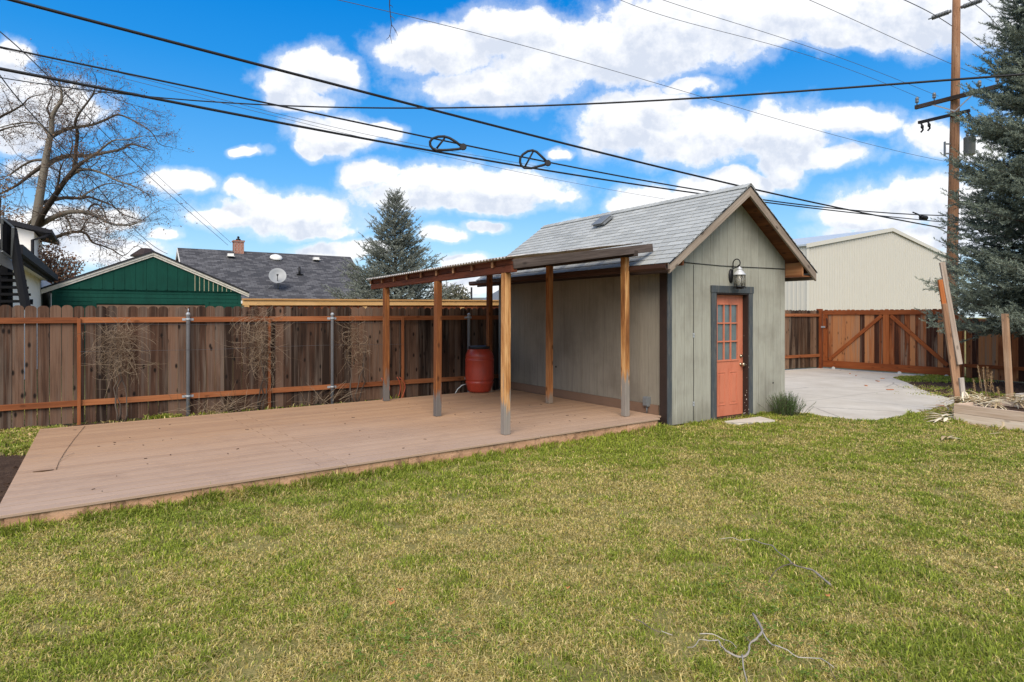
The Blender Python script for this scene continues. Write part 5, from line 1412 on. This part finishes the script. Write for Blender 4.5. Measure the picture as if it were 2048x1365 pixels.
b.b2(0, HL, -hw-.08, -hw-.005, hz-pit*hw-.16, hz-pit*hw-.02); b.build('fascia', M['white_paint'], gh)
b = MB(); b.b2(2.72, 3.22, -.26, .26, hz-.5, hz+.48); b.b2(2.68, 3.26, -.30, .30, hz+.48, hz+.56); ch = b.build('chimney', M['brick'], gh)
b = MB(); b.lathe((2.97,0,hz+.56), [(.12,0),(.12,.10),(.05,.12),(.05,.18),(.09,.19),(.02,.25)], 12); b.build('flue', M['black_metal'], ch)
def on_house(px, py):
    d = Vector(((px-CX)/F, 1, -(py-HY)/F)); Rm = Matrix.Rotation(HA, 3, 'Z'); nw = Rm @ Vector((0, -pit, 1))
    p0 = ho + Vector((0,0,hz)); o = Vector((0,0,H)); t = (p0-o).dot(nw)/d.dot(nw)
    return Rm.inverted() @ (o + d*t - ho)
for px, py in ((461, 514), (632, 521)):
    p = on_house(px, py); b = MB(); b.box(p+Vector((0,0,.10)), (.30,.26,.14)); b.box(p+Vector((0,-.08,.02)), (.36,.40,.03)); b.build('roof_vent', M['white_paint'], gh)
p = on_house(599, 549); b = MB(); b.tube([p-Vector((0,0,.1)), p+Vector((0,0,.42))], .06, 10); b.box(p+Vector((0,-.03,.0)), (.34,.3,.03)); b.build('vent_pipe', M['black_metal'], gh)
p = on_house(552, 517); b = MB(); b.lathe(p+Vector((0,0,-.02)), [(.33,0),(.34,.06),(.28,.15),(.14,.21),(.02,.225)], 24, (0,-.4,1)); b.build('skylight_dome', M['white_paint'], gh)
p = on_house(556, 578); b = MB(); hub = p + Vector((-.05,-.15,.62))
b.tube([p, p+Vector((.02,0,.35)), hub], .035, 8); b.tube([p+Vector((-.55,-.1,.0)), p+Vector((0,0,.40))], .012, 5); ds = b.build('satellite_dish', M['grey_metal'], gh)
b = MB(); ax = Vector((-.25,-1,.45)).normalized(); b.lathe(hub + ax*.02, [(.01,0),(.15,.012),(.30,.05),(.42,.10),(.43,.10),(.30,.035),(.01,-.02)], 32, ax)
for v_ in b.v: v_ -= Vector((0,0,0))
b.build('reflector', M['dish'], ds)
b = MB(); b.tube([hub - Vector((0,0,.38)), hub + ax*.50 - Vector((0,0,.18))], .018, 6); b.box(hub + ax*.50 - Vector((0,0,.14)), (.07,.12,.07)); b.build('feed_arm', M['charcoal'], ds)
# ================================================================== white house with black stair
wo = Vector((-9.45, 12.0, 0))
wh = thing('white_house', 'white rendered two storey house with charcoal roofs and gutters at far left', 'house', tuple(wo), AN)
b = MB(); b.b2(-6, -.36, .35, 21, 0, 2.95); b.build('wall', M['stucco'], wh)
b = MB(); b.hexa([Vector(p) for p in ((-.02,0,2.93),(-.02,11,2.93),(-5,11,4.6),(-5,0,4.6),(-.02,0,3.05),(-.02,11,3.05),(-5,11,4.72),(-5,0,4.72))], (0,1,0)); b.build('lower_roof', M['charcoal_roof'], wh)
b = MB(); b.b2(-.355, -.12, .02, 10.98, 2.86, 2.925); b.build('soffit', M['stucco'], wh)
b = MB(); b.b2(-.018, .10, -.05, 11.05, 2.86, 3.04); b.b2(-.10,-.019,0,11,2.80,2.929); b.build('lower_gutter', M['charcoal'], wh)
b = MB(); b.tube([(.04,.5,2.84),(-.2,.5,2.74),(-.28,.5,2.62),(-.30,.5,.1)], .045, 8); b.build('downpipe', M['charcoal'], wh)
for i in range(3):
    b = MB(); b.b2(-.359, -.34, 16.4+i*.75, 16.75+i*.75, 1.7, 2.35); b.build('slot_window', M['black_metal'], wh)
uo = Vector((-19.75, 26.0, 0)) - wo; Ri = Matrix.Rotation(-AN, 3, 'Z'); uo = Ri @ uo     # upper storey corner in the house frame
ux, uy = uo.x, uo.y
b = MB(); b.prism([Vector(p) for p in ((ux,uy,0),(ux-9,uy,0),(ux-9,uy,7.2),(ux,uy,5.15))], (0,4,0)); b.build('upper_wall', M['stucco'], wh)
b = MB(); s0 = .23
q = [(ux+.50, 5.08), (ux-9, 5.08+9.5*s0)]
b.hexa([Vector((q[0][0],uy-.45,q[0][1])),Vector((q[1][0],uy-.45,q[1][1])),Vector((q[1][0],uy+4.6,q[1][1])),Vector((q[0][0],uy+4.6,q[0][1])),
        Vector((q[0][0],uy-.45,q[0][1]+.17)),Vector((q[1][0],uy-.45,q[1][1]+.17)),Vector((q[1][0],uy+4.6,q[1][1]+.17)),Vector((q[0][0],uy+4.6,q[0][1]+.17))], (1,0,0)); b.build('upper_roof', M['charcoal'], wh)
b = MB(); b.b2(ux+.502, ux+.62, uy-.45, uy+4.6, 5.09, 5.24); b.build('upper_gutter', M['charcoal'], wh)
b = MB(); b.tube([(ux+.55,uy-.35,5.09),(ux+.4,uy-.25,4.97),(ux-.05,uy-.06,4.8),(ux-.06,uy-.06,2.5)], .06, 8); b.build('downpipe', M['charcoal'], wh)
b = MB(); b.b2(-.359, -.30, 7.2, 7.35, 2.0, 2.15); b.b2(-.359,-.27,5.0,5.12,1.85,2.02); b.build('wall_light', M['black_metal'], wh)
stc = A(25, 632, 11.3); stc.z = 0
stt = thing('outdoor_stair', 'black outdoor stair with solid railing in front of the white house', 'stair', tuple(stc), 0)
def sp(px, py, Y): return A(px, py, Y)
def plate(nm, mm, pts, th):
    b = MB(); b.prism([Vector(p) for p in pts], th, g=(0,0,1)); return b.build(nm, M[mm], stt, world=True)
plate('railing_panel', 'black_paint', [sp(5,440,11.3), sp(26,457,11.5), sp(25,518,11.5), sp(5,503,11.3)], (0.03,.06,0))
b = MB()
for a_, c_ in (((4,437),(26,455)), ((26,455),(24,518)), ((4,437),(4,503)), ((4,503),(24,518))): b.beam(sp(a_[0],a_[1],11.28), sp(c_[0],c_[1],11.46), .04, .03)
b.build('railing_frame', M['grey_metal'], stt, world=True)
plate('stair_railing', 'black_paint', [sp(26,457,11.5), sp(37,525,10.9), sp(53,615,10.2), sp(42,620,10.2), sp(24,525,11.4)], (0.03,.06,0))
plate('landing_beam', 'grey_paint', [sp(-40,470,11.0), sp(24,523,11.5), sp(25,541,11.5), sp(-40,510,11.0)], (-.03,.1,0))
b = MB(); a_ = sp(12.5,630,11.6); b.b2(a_.x-.06, a_.x+.06, 11.56, 11.68, 0, H+(HY-532)/F*11.6); b.build('stair_post', M['black_paint'], stt, world=True)
b = MB()
for i, py in enumerate((547, 560, 574, 588, 602, 616)):
    Y = 11.5 - i*.08; x1 = 27 + i*4.2; a_ = sp(-70, py, Y); c_ = sp(x1, py, Y); b.b2(a_.x, c_.x, Y, Y+.26, a_.z-.03, a_.z+.015)
b.build('tread', M['black_paint'], stt, world=True)
# ================================================================== small far things
dh = A(985, 632, 60); dd = thing('distant_house', 'small pale gabled house far beyond the fences', 'house', (dh.x+2.5, dh.y, 0), rad(20))
b = MB(); z0 = H+(HY-601)/F*60; zt_ = H+(HY-572)/F*60
b.prism([Vector(p) for p in ((-2.2,0,0),(3.5,0,0),(3.5,0,z0),(.7,0,zt_),(-2.2,0,z0-.1))], (0,6,0)); b.build('wall', M['cream_trim'], dd)
for s_ in (-1,1):
    b = MB(); b.hexa([Vector((.7,-.3,zt_)),Vector((.7+s_*3.2,-.3,z0-.4)),Vector((.7+s_*3.2,6,z0-.4)),Vector((.7,6,zt_)),Vector((.7,-.3,zt_+.2)),Vector((.7+s_*3.2,-.3,z0-.2)),Vector((.7+s_*3.2,6,z0-.2)),Vector((.7,6,zt_+.2))]); b.build('roof', M['grey_paint'], dd)
lo = A(940, 632, 70); lw = thing('low_building', 'low flat roofed grey building on the horizon', 'building', (lo.x, lo.y, 0), 0)
z1_ = H+(HY-596)/F*70
b = MB(); b.b2(-1, 4, 0, 5, 0, z1_-.5); b.build('wall', M['pale_wood'], lw)
b = MB(); b.b2(-1.3, 4.3, -.4, 5, z1_-.49, z1_); b.build('roof', M['grey_paint'], lw)
dp = A(943, 632, 60); b = MB(); b.tube([(dp.x,dp.y,0),(dp.x,dp.y,H+(HY-575)/F*60)], .09, 8); tag(b.build('distant_post', M['charcoal']), 'thin dark post standing up far behind the cedar fence', 'post')

# ================================================================== utility pole
PX, PY = 13.62, 19.5
pole = thing('utility_pole', 'tall brown wooden utility pole with crossarms beside the blue spruce', 'utility pole', (PX, PY, 0), 0)
top = Vector((.17, 0, 12.6))
b = MB(); b.tube([Vector((-.03,0,-.1)), Vector((.02,0,3)), Vector((.08,0,6)), Vector((.13,0,9)), top], [.165,.155,.14,.118,.10], 20); b.build('shaft', M['pole'], pole)
cd = -W_   # crossarms run towards the camera to the right
def pz_(py): return H - (py-HY)/F*19.5
def pxy(z): return Vector((-.03+.2*z/12.6, 0, z))
z = pz_(19); c = pxy(z)
for s_ in (-1,1):
    b = MB(); e = c + cd*s_*.14 + Vector((0,0,0)); b.tube([e, e+cd*s_*.06, e+cd*s_*.08], [.05,.05,.075], 12); 
    for i in range(11):
        p = e + cd*s_*(.09+i*.042); b.lathe(p, [(.035,0),(.075,.008),(.070,.02),(.035,.026)], 14, cd*s_)
    b.tube([e+cd*s_*.55, e+cd*s_*.64], .022, 8); b.build('line_insulator', M['grey_metal'], pole)
z = pz_(199); c = pxy(z)
b = MB(); b.beam(c - cd*1.07 + Vector((-.14,-.12,0)), c + cd*1.25 + Vector((-.14,-.12,0)), .10, .12); arm = b.build('crossarm', M['grey_board'], pole)
for s in (-1.02, -.52, .7, 1.15):
    b = MB(); p = c + cd*s + Vector((-.14,-.12,.06)); b.lathe(p, [(.015,0),(.015,.08),(.05,.085),(.055,.12),(.04,.15),(.055,.17),(.045,.24),(.02,.26)], 12); b.build('pin_insulator', M['grey_metal'], arm)
b = MB(); 
for s in (-.62, .5): b.beam(c + cd*s + Vector((-.14,-.18,-.05)), c + Vector((-.10,-.16,-.42)), .012, .04)
b.build('brace', M['galv'], pole)
z = pz_(232); c = pxy(z)
b = MB(); b.beam(c - cd*.98 + Vector((-.13,-.12,-.0)), c + cd*.45 + Vector((-.13,-.12,0)), .085, .085); arm = b.build('crossarm', M['charcoal'], pole)
for s in (-.92, -.72, .38):
    b = MB(); p = c + cd*s + Vector((-.13,-.16,-.05)); b.tube([p, p+Vector((.0,-.05,-.10)), p+Vector((.03,-.04,-.22)), p+Vector((.0,.02,-.28))], .028, 8); b.lathe(p+Vector((0,-.05,-.18)), [(.02,0),(.045,.02),(.045,.09),(.02,.11)], 10); b.build('cutout_fuse', M['charcoal'], arm)
z = pz_(298); c = pxy(z)
b = MB(); b.lathe(c + cd*.42 + Vector((0,0,-.28)), [(.14,0),(.155,.02),(.155,.50),(.165,.51),(.12,.56),(.02,.58)], 20)
for dx in (-.07, .07): b.lathe(c + cd*.42 + Vector((dx,0,.28)), [(.03,0),(.04,.05),(.02,.14)], 8)
b.build('transformer', M['grey_metal'], pole)
b = MB(); b.b2(c.x-.30, c.x-.265, -.03, .03, z-.22, z+.22); b.b2(c.x-.264, c.x-.12, -.02, .02, z-.17, z-.13); b.b2(c.x-.264, c.x-.12, -.02, .02, z+.13, z+.17); b.build('bracket', M['grey_metal'], pole)

# ================================================================== overhead cables
def cable(name, label, pts, P0, Y0, P1, Y1, r, mat='cable', r1=None, cat='cable', group=None, parts=False):
    """wire through the pixels pts; in plan it runs straight from pixel P0 at depth Y0 to P1 at Y1"""
    a = Vector(((P0-CX)/F*Y0, Y0)); c_ = Vector(((P1-CX)/F*Y1, Y1)); d = c_-a; out = []
    # smooth the pixel polyline with a quadratic fit through all points (a hanging wire)
    xs = np.array([p[0] for p in pts], float); ys = np.array([p[1] for p in pts], float)
    deg = 1 if len(pts) == 2 else min(4, len(pts)-1)
    co_ = np.polyfit((xs-1000)/1000, ys, deg)
    for x in np.linspace(xs.min(), xs.max(), 40):
        y = float(np.polyval(co_, (x-1000)/1000)); rr = (x-CX)/F
        s = (a.x - rr*a.y)/(rr*d.y - d.x); q = a + d*s
        out.append(Vector((q.x, q.y, H-(y-HY)/F*q.y)))
    b = MB(); rad_ = [r + ((r1 or r)-r)*i/39 for i in range(40)]
    b.tube(out, rad_, 6); o = b.build(name, M[mat]); tag(o, label, cat, group); return o, out
cable('thick_cable', 'highest thick black bundled cable crossing from top left down to the pole', [(-160,-48),(28,0),(512,130),(850,217),(1000,253),(1200,305),(1500,378),(1700,421),(1890,457)], 400, 8, 1890, 19.3, .019)
_, wB = cable('looped_cable', 'black cable carrying the two snowshoe shaped loops', [(-160,60),(0,95),(250,146),(512,203),(862,275),(930,292),(1055,316),(1180,342),(1430,385),(1560,405),(1700,420),(1838,431),(1890,431)], 400, 9, 1890, 19.35, .012, r1=.016)
cable('bundled_cable', 'lowest thick bundled cable running behind the shed ridge', [(-160,108),(0,139),(250,184),(512,238),(860,303),(1010,325),(1180,357),(1410,388),(1540,405),(1700,428),(1890,444)], 400, 8.5, 1890, 19.4, .020, r1=.014)
cable('crossing_cable', 'black cable crossing from left to upper right in front of the utility pole', [(-160,130),(0,150),(120,170),(250,190),(400,206),(512,212),(800,217),(1100,209),(1300,200),(1640,181),(1850,165),(2048,150),(2250,134)], 0, 11, 2048, 7.5, .009, r1=.0145)
cable('thin_wire', 'upper of two thin parallel wires between the looped and bundled cables', [(0,97),(250,149),(512,217),(820,287),(1100,337)], 400, 9.4, 1890, 19.4, .0035, 'cable_grey')
cable('thin_wire', 'lower of two thin parallel wires passing below the snowshoe loops', [(0,97),(250,157),(512,225),(820,297),(950,325),(1180,374),(1330,398)], 400, 9.8, 1890, 19.4, .0035, 'cable_grey')
cable('power_line', 'long thin power line from top centre to the pole below its bracket', [(560,-27),(670,0),(1000,78),(1400,194),(1700,278),(1888,323)], 670, 10, 1888, 19.4, .005, 'cable_grey')
cable('power_line', 'leftmost of the thin power lines reaching the wide crossarm', [(1180,-30),(1240,0),(1500,78),(1700,140),(1840,196)], 1240, 13, 1840, 20.2, .0055, 'cable_grey')
cable('power_line', 'second thin power line reaching the wide crossarm', [(1270,-20),(1325,0),(1600,88),(1750,142),(1877,193)], 1325, 13, 1877, 19.9, .0055, 'cable_grey')
cable('power_line', 'thin power line crossing behind the pole above the wide crossarm', [(1560,-24),(1618,0),(1740,55),(1895,125),(1985,163)], 1618, 16, 1985, 21, .007, 'cable_grey')
cable('top_line', 'dark line fixed to the left insulator at the pole top', [(1740,-34),(1808,0),(1875,34),(1960,95),(2010,135)], 1808, 17, 1960, 21.5, .011)
cable('top_line', 'dark line fixed to the right insulator at the pole top', [(1890,-36),(1938,1),(1948,8),(1998,56)], 1938, 18.5, 1998, 21.5, .011)
cable('top_line', 'thin dark line in the top right corner beside the spruce', [(1940,-34),(1972,0),(2010,36)], 1972, 17, 2010, 19.5, .007)
cable('service_drop', 'dark thin wire sloping steeply in front of the bare tree', [(-20,122),(0,149),(50,215),(130,300),(200,380),(270,460),(335,508)], 0, 9, 335, 24, .009)
cable('house_wire', 'faint wire sloping down to the chimney, passing over the bare tree', [(-30,40),(0,66),(100,155),(264,322),(352,400),(456,491)], 0, 10, 456, 33, .0095, 'cable_grey')
cable('house_wire', 'faint wire just right of the chimney wire', [(250,290),(300,338),(380,412),(462,486)], 250, 22, 462, 33, .008, 'cable_grey')
cable('low_wire', 'thin wire crossing the lower limbs of the bare tree', [(-10,322),(0,328),(73,369),(125,400),(180,427),(300,495)], 0, 14, 300, 28, .008, 'cable_grey')
# splice box
a_ = A(1847, 436, 19.0); b = MB(); b.tube([a_-Vector((.13,.06,0)), a_-Vector((.11,.05,0)), a_+Vector((.11,.05,0)), a_+Vector((.13,.06,0))], [.04,.07,.07,.04], 12); b.tube([a_-Vector((.5,.28,-.12)), a_-Vector((.25,.14,-.08)), a_-Vector((.12,.06,0))], .02, 6)
tag(b.build('splice_box', M['cable']), 'black splice case hanging on the cables just left of the pole', 'splice case')
# snowshoe loops: teardrop rings hung on the cable
def snow(label, tip, far_, w, Y, upx):
    P = [A(x, y, Y) for x, y in tip]
    b = MB(); b.tube(P, .022, 8); root = b.build('snowshoe_loop', M['cable'])
    tag(root, label, 'cable loop', 'snowshoe cable loops')
    loc = root.location.copy()
    b = MB(); b.tube([A(*far_[0], Y), A(*far_[1], Y)], .017, 6)
    for v_ in b.v: v_ -= loc
    b.build('crossbar', M['cable'], root)
    b = MB(); b.lathe(A(*upx, Y) - Vector((0,.03,0)), [(.05,0),(.06,.02),(.05,.05)], 10, (0,1,0))
    for v_ in b.v: v_ -= loc
    b.build('clamp', M['black_metal'], root)
def px3(x, y): return (820 + x/5.69, 240 + y/5.69)
snow('left black snowshoe shaped loop hung on the looped cable', [px3(*p) for p in ((615,325),(520,250),(450,208),(390,190),(320,192),(255,215),(228,250),(230,290),(255,325),(300,348),(420,345),(540,335),(620,322))], (px3(395,210), px3(303,325)), 0, 10.3, px3(605,310))
snow('right black snowshoe shaped loop hung on the looped cable', [px3(*p) for p in ((1570,490),(1500,420),(1440,365),(1395,348),(1340,358),(1285,395),(1255,435),(1252,480),(1265,520),(1300,548),(1380,552),(1480,525),(1575,500))], (px3(1400,365), px3(1305,540)), 0, 11.0, px3(1568,495))
# ================================================================== light and sky
SUN_EL, SUN_AZ = 42.0, 186.0     # high, behind the camera and to the right
sc = bpy.context.scene
wd = bpy.data.worlds.new('World'); sc.world = wd; wd.use_nodes = True
nt = wd.node_tree; nt.nodes.clear()
class WN(NT):
    def __init__(s, t): s.t = t
w = WN(nt)
bg = w.n('ShaderNodeBackground'); outw = nt.nodes.new('ShaderNodeOutputWorld'); w.L(bg.outputs[0], outw.inputs[0])
sky = nt.nodes.new('ShaderNodeTexSky'); sky.sky_type = 'NISHITA'; sky.sun_disc = False
sky.sun_elevation = rad(SUN_EL); sky.sun_rotation = rad(SUN_AZ); sky.air_density = 1.1; sky.dust_density = .25; sky.ozone_density = 2.5
STR = .12
CLW = (.68,.68,.685); CLD = (.45,.485,.555)
dirv = w.n('ShaderNodeTexCoord').outputs['Generated']
sp_ = w.n('ShaderNodeSeparateXYZ', {0: dirv}).outputs
yy = w.math('MAXIMUM', w.math('ABSOLUTE', sp_[1]), .12)
uu = w.math('DIVIDE', sp_[0], yy); vv = w.math('DIVIDE', sp_[2], yy)
satv = w.n('ShaderNodeMapRange', {'Value': sp_[2], 'From Min': .0, 'From Max': .45, 'To Min': .85, 'To Max': 1.75}).outputs[0]
skc = w.n('ShaderNodeHueSaturation', {'Hue': .511, 'Saturation': satv, 'Value': 1.15, 'Color': sky.outputs[0]}).outputs[0]
rmp = w.ramp(sp_[2], [(0., (.34,.46,.56)), (.07, (.19,.385,.57)), (.20, (.045,.255,.54)), (.44, (.003,.150,.45))])
rmp = w.n('ShaderNodeVectorMath', {0: rmp, 1: (1/STR,)*3}, operation='MULTIPLY').outputs[0]
skc = w.mix(.80, skc, rmp)
uv3 = w.n('ShaderNodeCombineXYZ', {0: uu, 1: vv, 2: w.math('SIGN', sp_[1])}).outputs[0]
blobs = [(880,95,120,55),(1020,60,110,55),(1010,172,175,45),(1090,130,110,60),(1200,110,190,75),(1350,65,190,80),(1480,45,160,60),(1620,30,230,62),(1850,22,240,80),(1990,60,90,45),(1700,70,120,40),
 (1240,250,85,60),(1390,265,150,62),(1560,262,120,55),(1690,243,95,30),(1560,325,55,45),(1660,310,75,24),(1330,200,80,30),
 (620,145,82,52),(560,170,50,38),(680,150,55,40),(600,205,80,25),(665,270,90,40),(740,262,50,20),(620,298,38,20),
 (22,112,42,45),(20,180,70,55),(90,195,105,45),(30,260,80,50),(150,215,55,38),(350,362,66,26),(490,310,34,12),
 (900,365,165,46),(1030,372,120,44),(830,390,110,42),(740,350,48,32),(1105,380,50,18),(960,405,140,22),(560,425,140,44),(480,380,48,20),(625,440,95,38),(445,440,50,24),(640,465,70,16),
 (665,503,95,20),(750,505,45,14),(890,470,48,17),(970,455,38,13),(925,528,55,18),(335,470,44,14),(1290,392,70,30),(1400,375,75,34),(1240,405,40,20),(1170,445,45,14),(1470,360,60,22),
 (1850,395,150,48),(1740,430,110,34),(1860,278,75,38),(1960,300,60,30),(1790,470,150,30),(1960,450,120,60),(120,455,110,38),(230,440,60,24),(60,340,60,24),(200,500,140,30),(950,575,130,22),(1130,300,30,10),(1390,170,60,16),
 (-200,150,180,70),(2300,200,240,80),(-300,400,200,50),(2400,420,200,50)]
grp = bpy.data.node_groups.new('cloud_field', 'ShaderNodeTree')
grp.interface.new_socket('Vector', in_out='INPUT', socket_type='NodeSocketVector'); grp.interface.new_socket('Value', in_out='OUTPUT', socket_type='NodeSocketFloat')
gw = WN(grp); gi = grp.nodes.new('NodeGroupInput'); gout = grp.nodes.new('NodeGroupOutput')
vin = gi.outputs[0]
wn = gw.n('ShaderNodeTexNoise', {'Vector': vin, 'Scale': 9., 'Detail': 4., 'Roughness': .55})
wv = gw.n('ShaderNodeVectorMath', {0: wn.outputs['Color'], 1: (.5,.5,.5)}, operation='SUBTRACT').outputs[0]
wv = gw.n('ShaderNodeVectorMath', {0: wv, 1: (.10,.055,0), 2: vin}, operation='MULTIPLY_ADD').outputs[0]
acc = None
for (cx, cy, rx, ry) in blobs:
    sx, sy = F/(rx*1.06), F/(ry*1.06); ox, oy = -(cx-CX)/F*sx, -(HY-cy)/F*sy
    m_ = gw.n('ShaderNodeVectorMath', {0: wv, 1: (sx, sy, 2.5), 2: (ox, oy, -2.5)}, operation='MULTIPLY_ADD').outputs[0]
    l_ = gw.n('ShaderNodeVectorMath', {0: m_}, operation='LENGTH').outputs['Value']
    e_ = gw.math('SUBTRACT', 1.35, l_, clamp=False)
    acc = e_ if acc is None else gw.math('MAXIMUM', acc, e_)
n1 = gw.noise(vin, 21., 10, .66); n2 = gw.noise(vin, 6., 3, .5)
tot = gw.math('ADD', gw.math('MINIMUM', acc, 1.1), gw.math('ADD', gw.math('MULTIPLY', gw.math('SUBTRACT', n1, .5), 1.15), gw.math('MULTIPLY', gw.math('SUBTRACT', n2, .5), .5)))
grp.links.new(tot, gout.inputs[0])
def field(v):
    nd = nt.nodes.new('ShaderNodeGroup'); nd.node_tree = grp; w.L(v, nd.inputs[0]); return nd.outputs[0]
d0 = field(uv3)
up = w.n('ShaderNodeVectorMath', {0: uv3, 1: (.006,.030,0)}, operation='ADD').outputs[0]
d1 = field(up)
alpha = w.n('ShaderNodeMapRange', {'Value': d0, 'From Min': .27, 'From Max': .64}, interpolation_type='SMOOTHSTEP').outputs[0]
shade = w.math('SUBTRACT', w.math('MINIMUM', d1, 1.3), w.math('MULTIPLY', w.math('MINIMUM', d0, 1.3), .55))      # thick cloud above means a shaded belly
sh = w.n('ShaderNodeMapRange', {'Value': shade, 'From Min': -.10, 'From Max': .48}, interpolation_type='SMOOTHSTEP').outputs[0]
sh = w.math('MULTIPLY', sh, w.n('ShaderNodeMapRange', {'Value': d0, 'From Min': .30, 'From Max': .75}, interpolation_type='SMOOTHSTEP').outputs[0])
fn = w.n('ShaderNodeTexNoise', {'Vector': uv3, 'Scale': 17., 'Detail': 9., 'Roughness': .62}).outputs[0]
fm = w.n('ShaderNodeTexNoise', {'Vector': uv3, 'Scale': 55., 'Detail': 6., 'Roughness': .6}).outputs[0]
fl_ = w.math('ADD', w.math('MULTIPLY', w.math('SUBTRACT', fn, .5), 2.6), w.math('MULTIPLY', w.math('SUBTRACT', fm, .5), .9))
sh = w.math('ADD', w.math('MULTIPLY', sh, w.math('ADD', .78, fl_)), w.math('MULTIPLY', fl_, .18), clamp=True)
ccol = w.mix(sh, tuple(c/STR for c in CLW), tuple(c/STR for c in CLD))
thin = w.n('ShaderNodeMapRange', {'Value': d0, 'From Min': -.05, 'From Max': .5, 'To Min': .0, 'To Max': .55}, interpolation_type='SMOOTHSTEP').outputs[0]
al = w.math('MAXIMUM', w.math('MULTIPLY', alpha, .97), w.math('MULTIPLY', thin, .6))
gnd = w.math('LESS_THAN', sp_[2], -.01)
fin = w.mix(al, skc, ccol)
w.L(fin, bg.inputs[0]); bg.inputs[1].default_value = STR
# the rest of the sky (overhead and behind the viewer): loose broken cloud
bn = w.noise(w.n('ShaderNodeCombineXYZ', {0: w.math('DIVIDE', sp_[0], w.math('ADD', w.math('ABSOLUTE', sp_[2]), .15)), 1: w.math('DIVIDE', sp_[1], w.math('ADD', w.math('ABSOLUTE', sp_[2]), .15)), 2: 0.}).outputs[0], .9, 5, .6)
ba = w.n('ShaderNodeMapRange', {'Value': bn, 'From Min': .44, 'From Max': .60}, interpolation_type='SMOOTHSTEP').outputs[0]
bc = w.mix(ba, skc, tuple(c/STR for c in CLW)); bc = w.mix(gnd, bc, (.9,.85,.6))
bg2 = w.n('ShaderNodeBackground', {0: bc, 1: STR})
win = w.math('MULTIPLY', w.math('MULTIPLY', w.math('GREATER_THAN', sp_[1], .25), w.math('LESS_THAN', w.math('ABSOLUTE', uu), 1.35)), w.math('MULTIPLY', w.math('LESS_THAN', vv, .68), w.math('GREATER_THAN', sp_[2], -.01)))
mxs = w.n('ShaderNodeMixShader', {0: win, 1: bg2.outputs[0], 2: bg.outputs[0]}); w.L(mxs.outputs[0], outw.inputs[0])
wd.cycles.sampling_method = 'MANUAL'; wd.cycles.sample_map_resolution = 512
sl_ = bpy.data.lights.new('sun', 'SUN'); so = bpy.data.objects.new('sun', sl_); C.objects.link(so)
sl_.energy = 2.6; sl_.angle = rad(45); sl_.color = (1, .90, .76)
el, az = rad(SUN_EL), rad(SUN_AZ)
sd = Vector((math.sin(az)*math.cos(el), math.cos(az)*math.cos(el), math.sin(el)))     # towards the sun
so.rotation_euler = sd.to_track_quat('Z', 'Y').to_euler(); so.location = sd*50
sc.view_settings.view_transform = 'Standard'; sc.view_settings.look = 'None'; sc.view_settings.exposure = .72; sc.view_settings.gamma = 1
sc.cycles.max_bounces = 6; sc.cycles.diffuse_bounces = 3; sc.cycles.transparent_max_bounces = 6
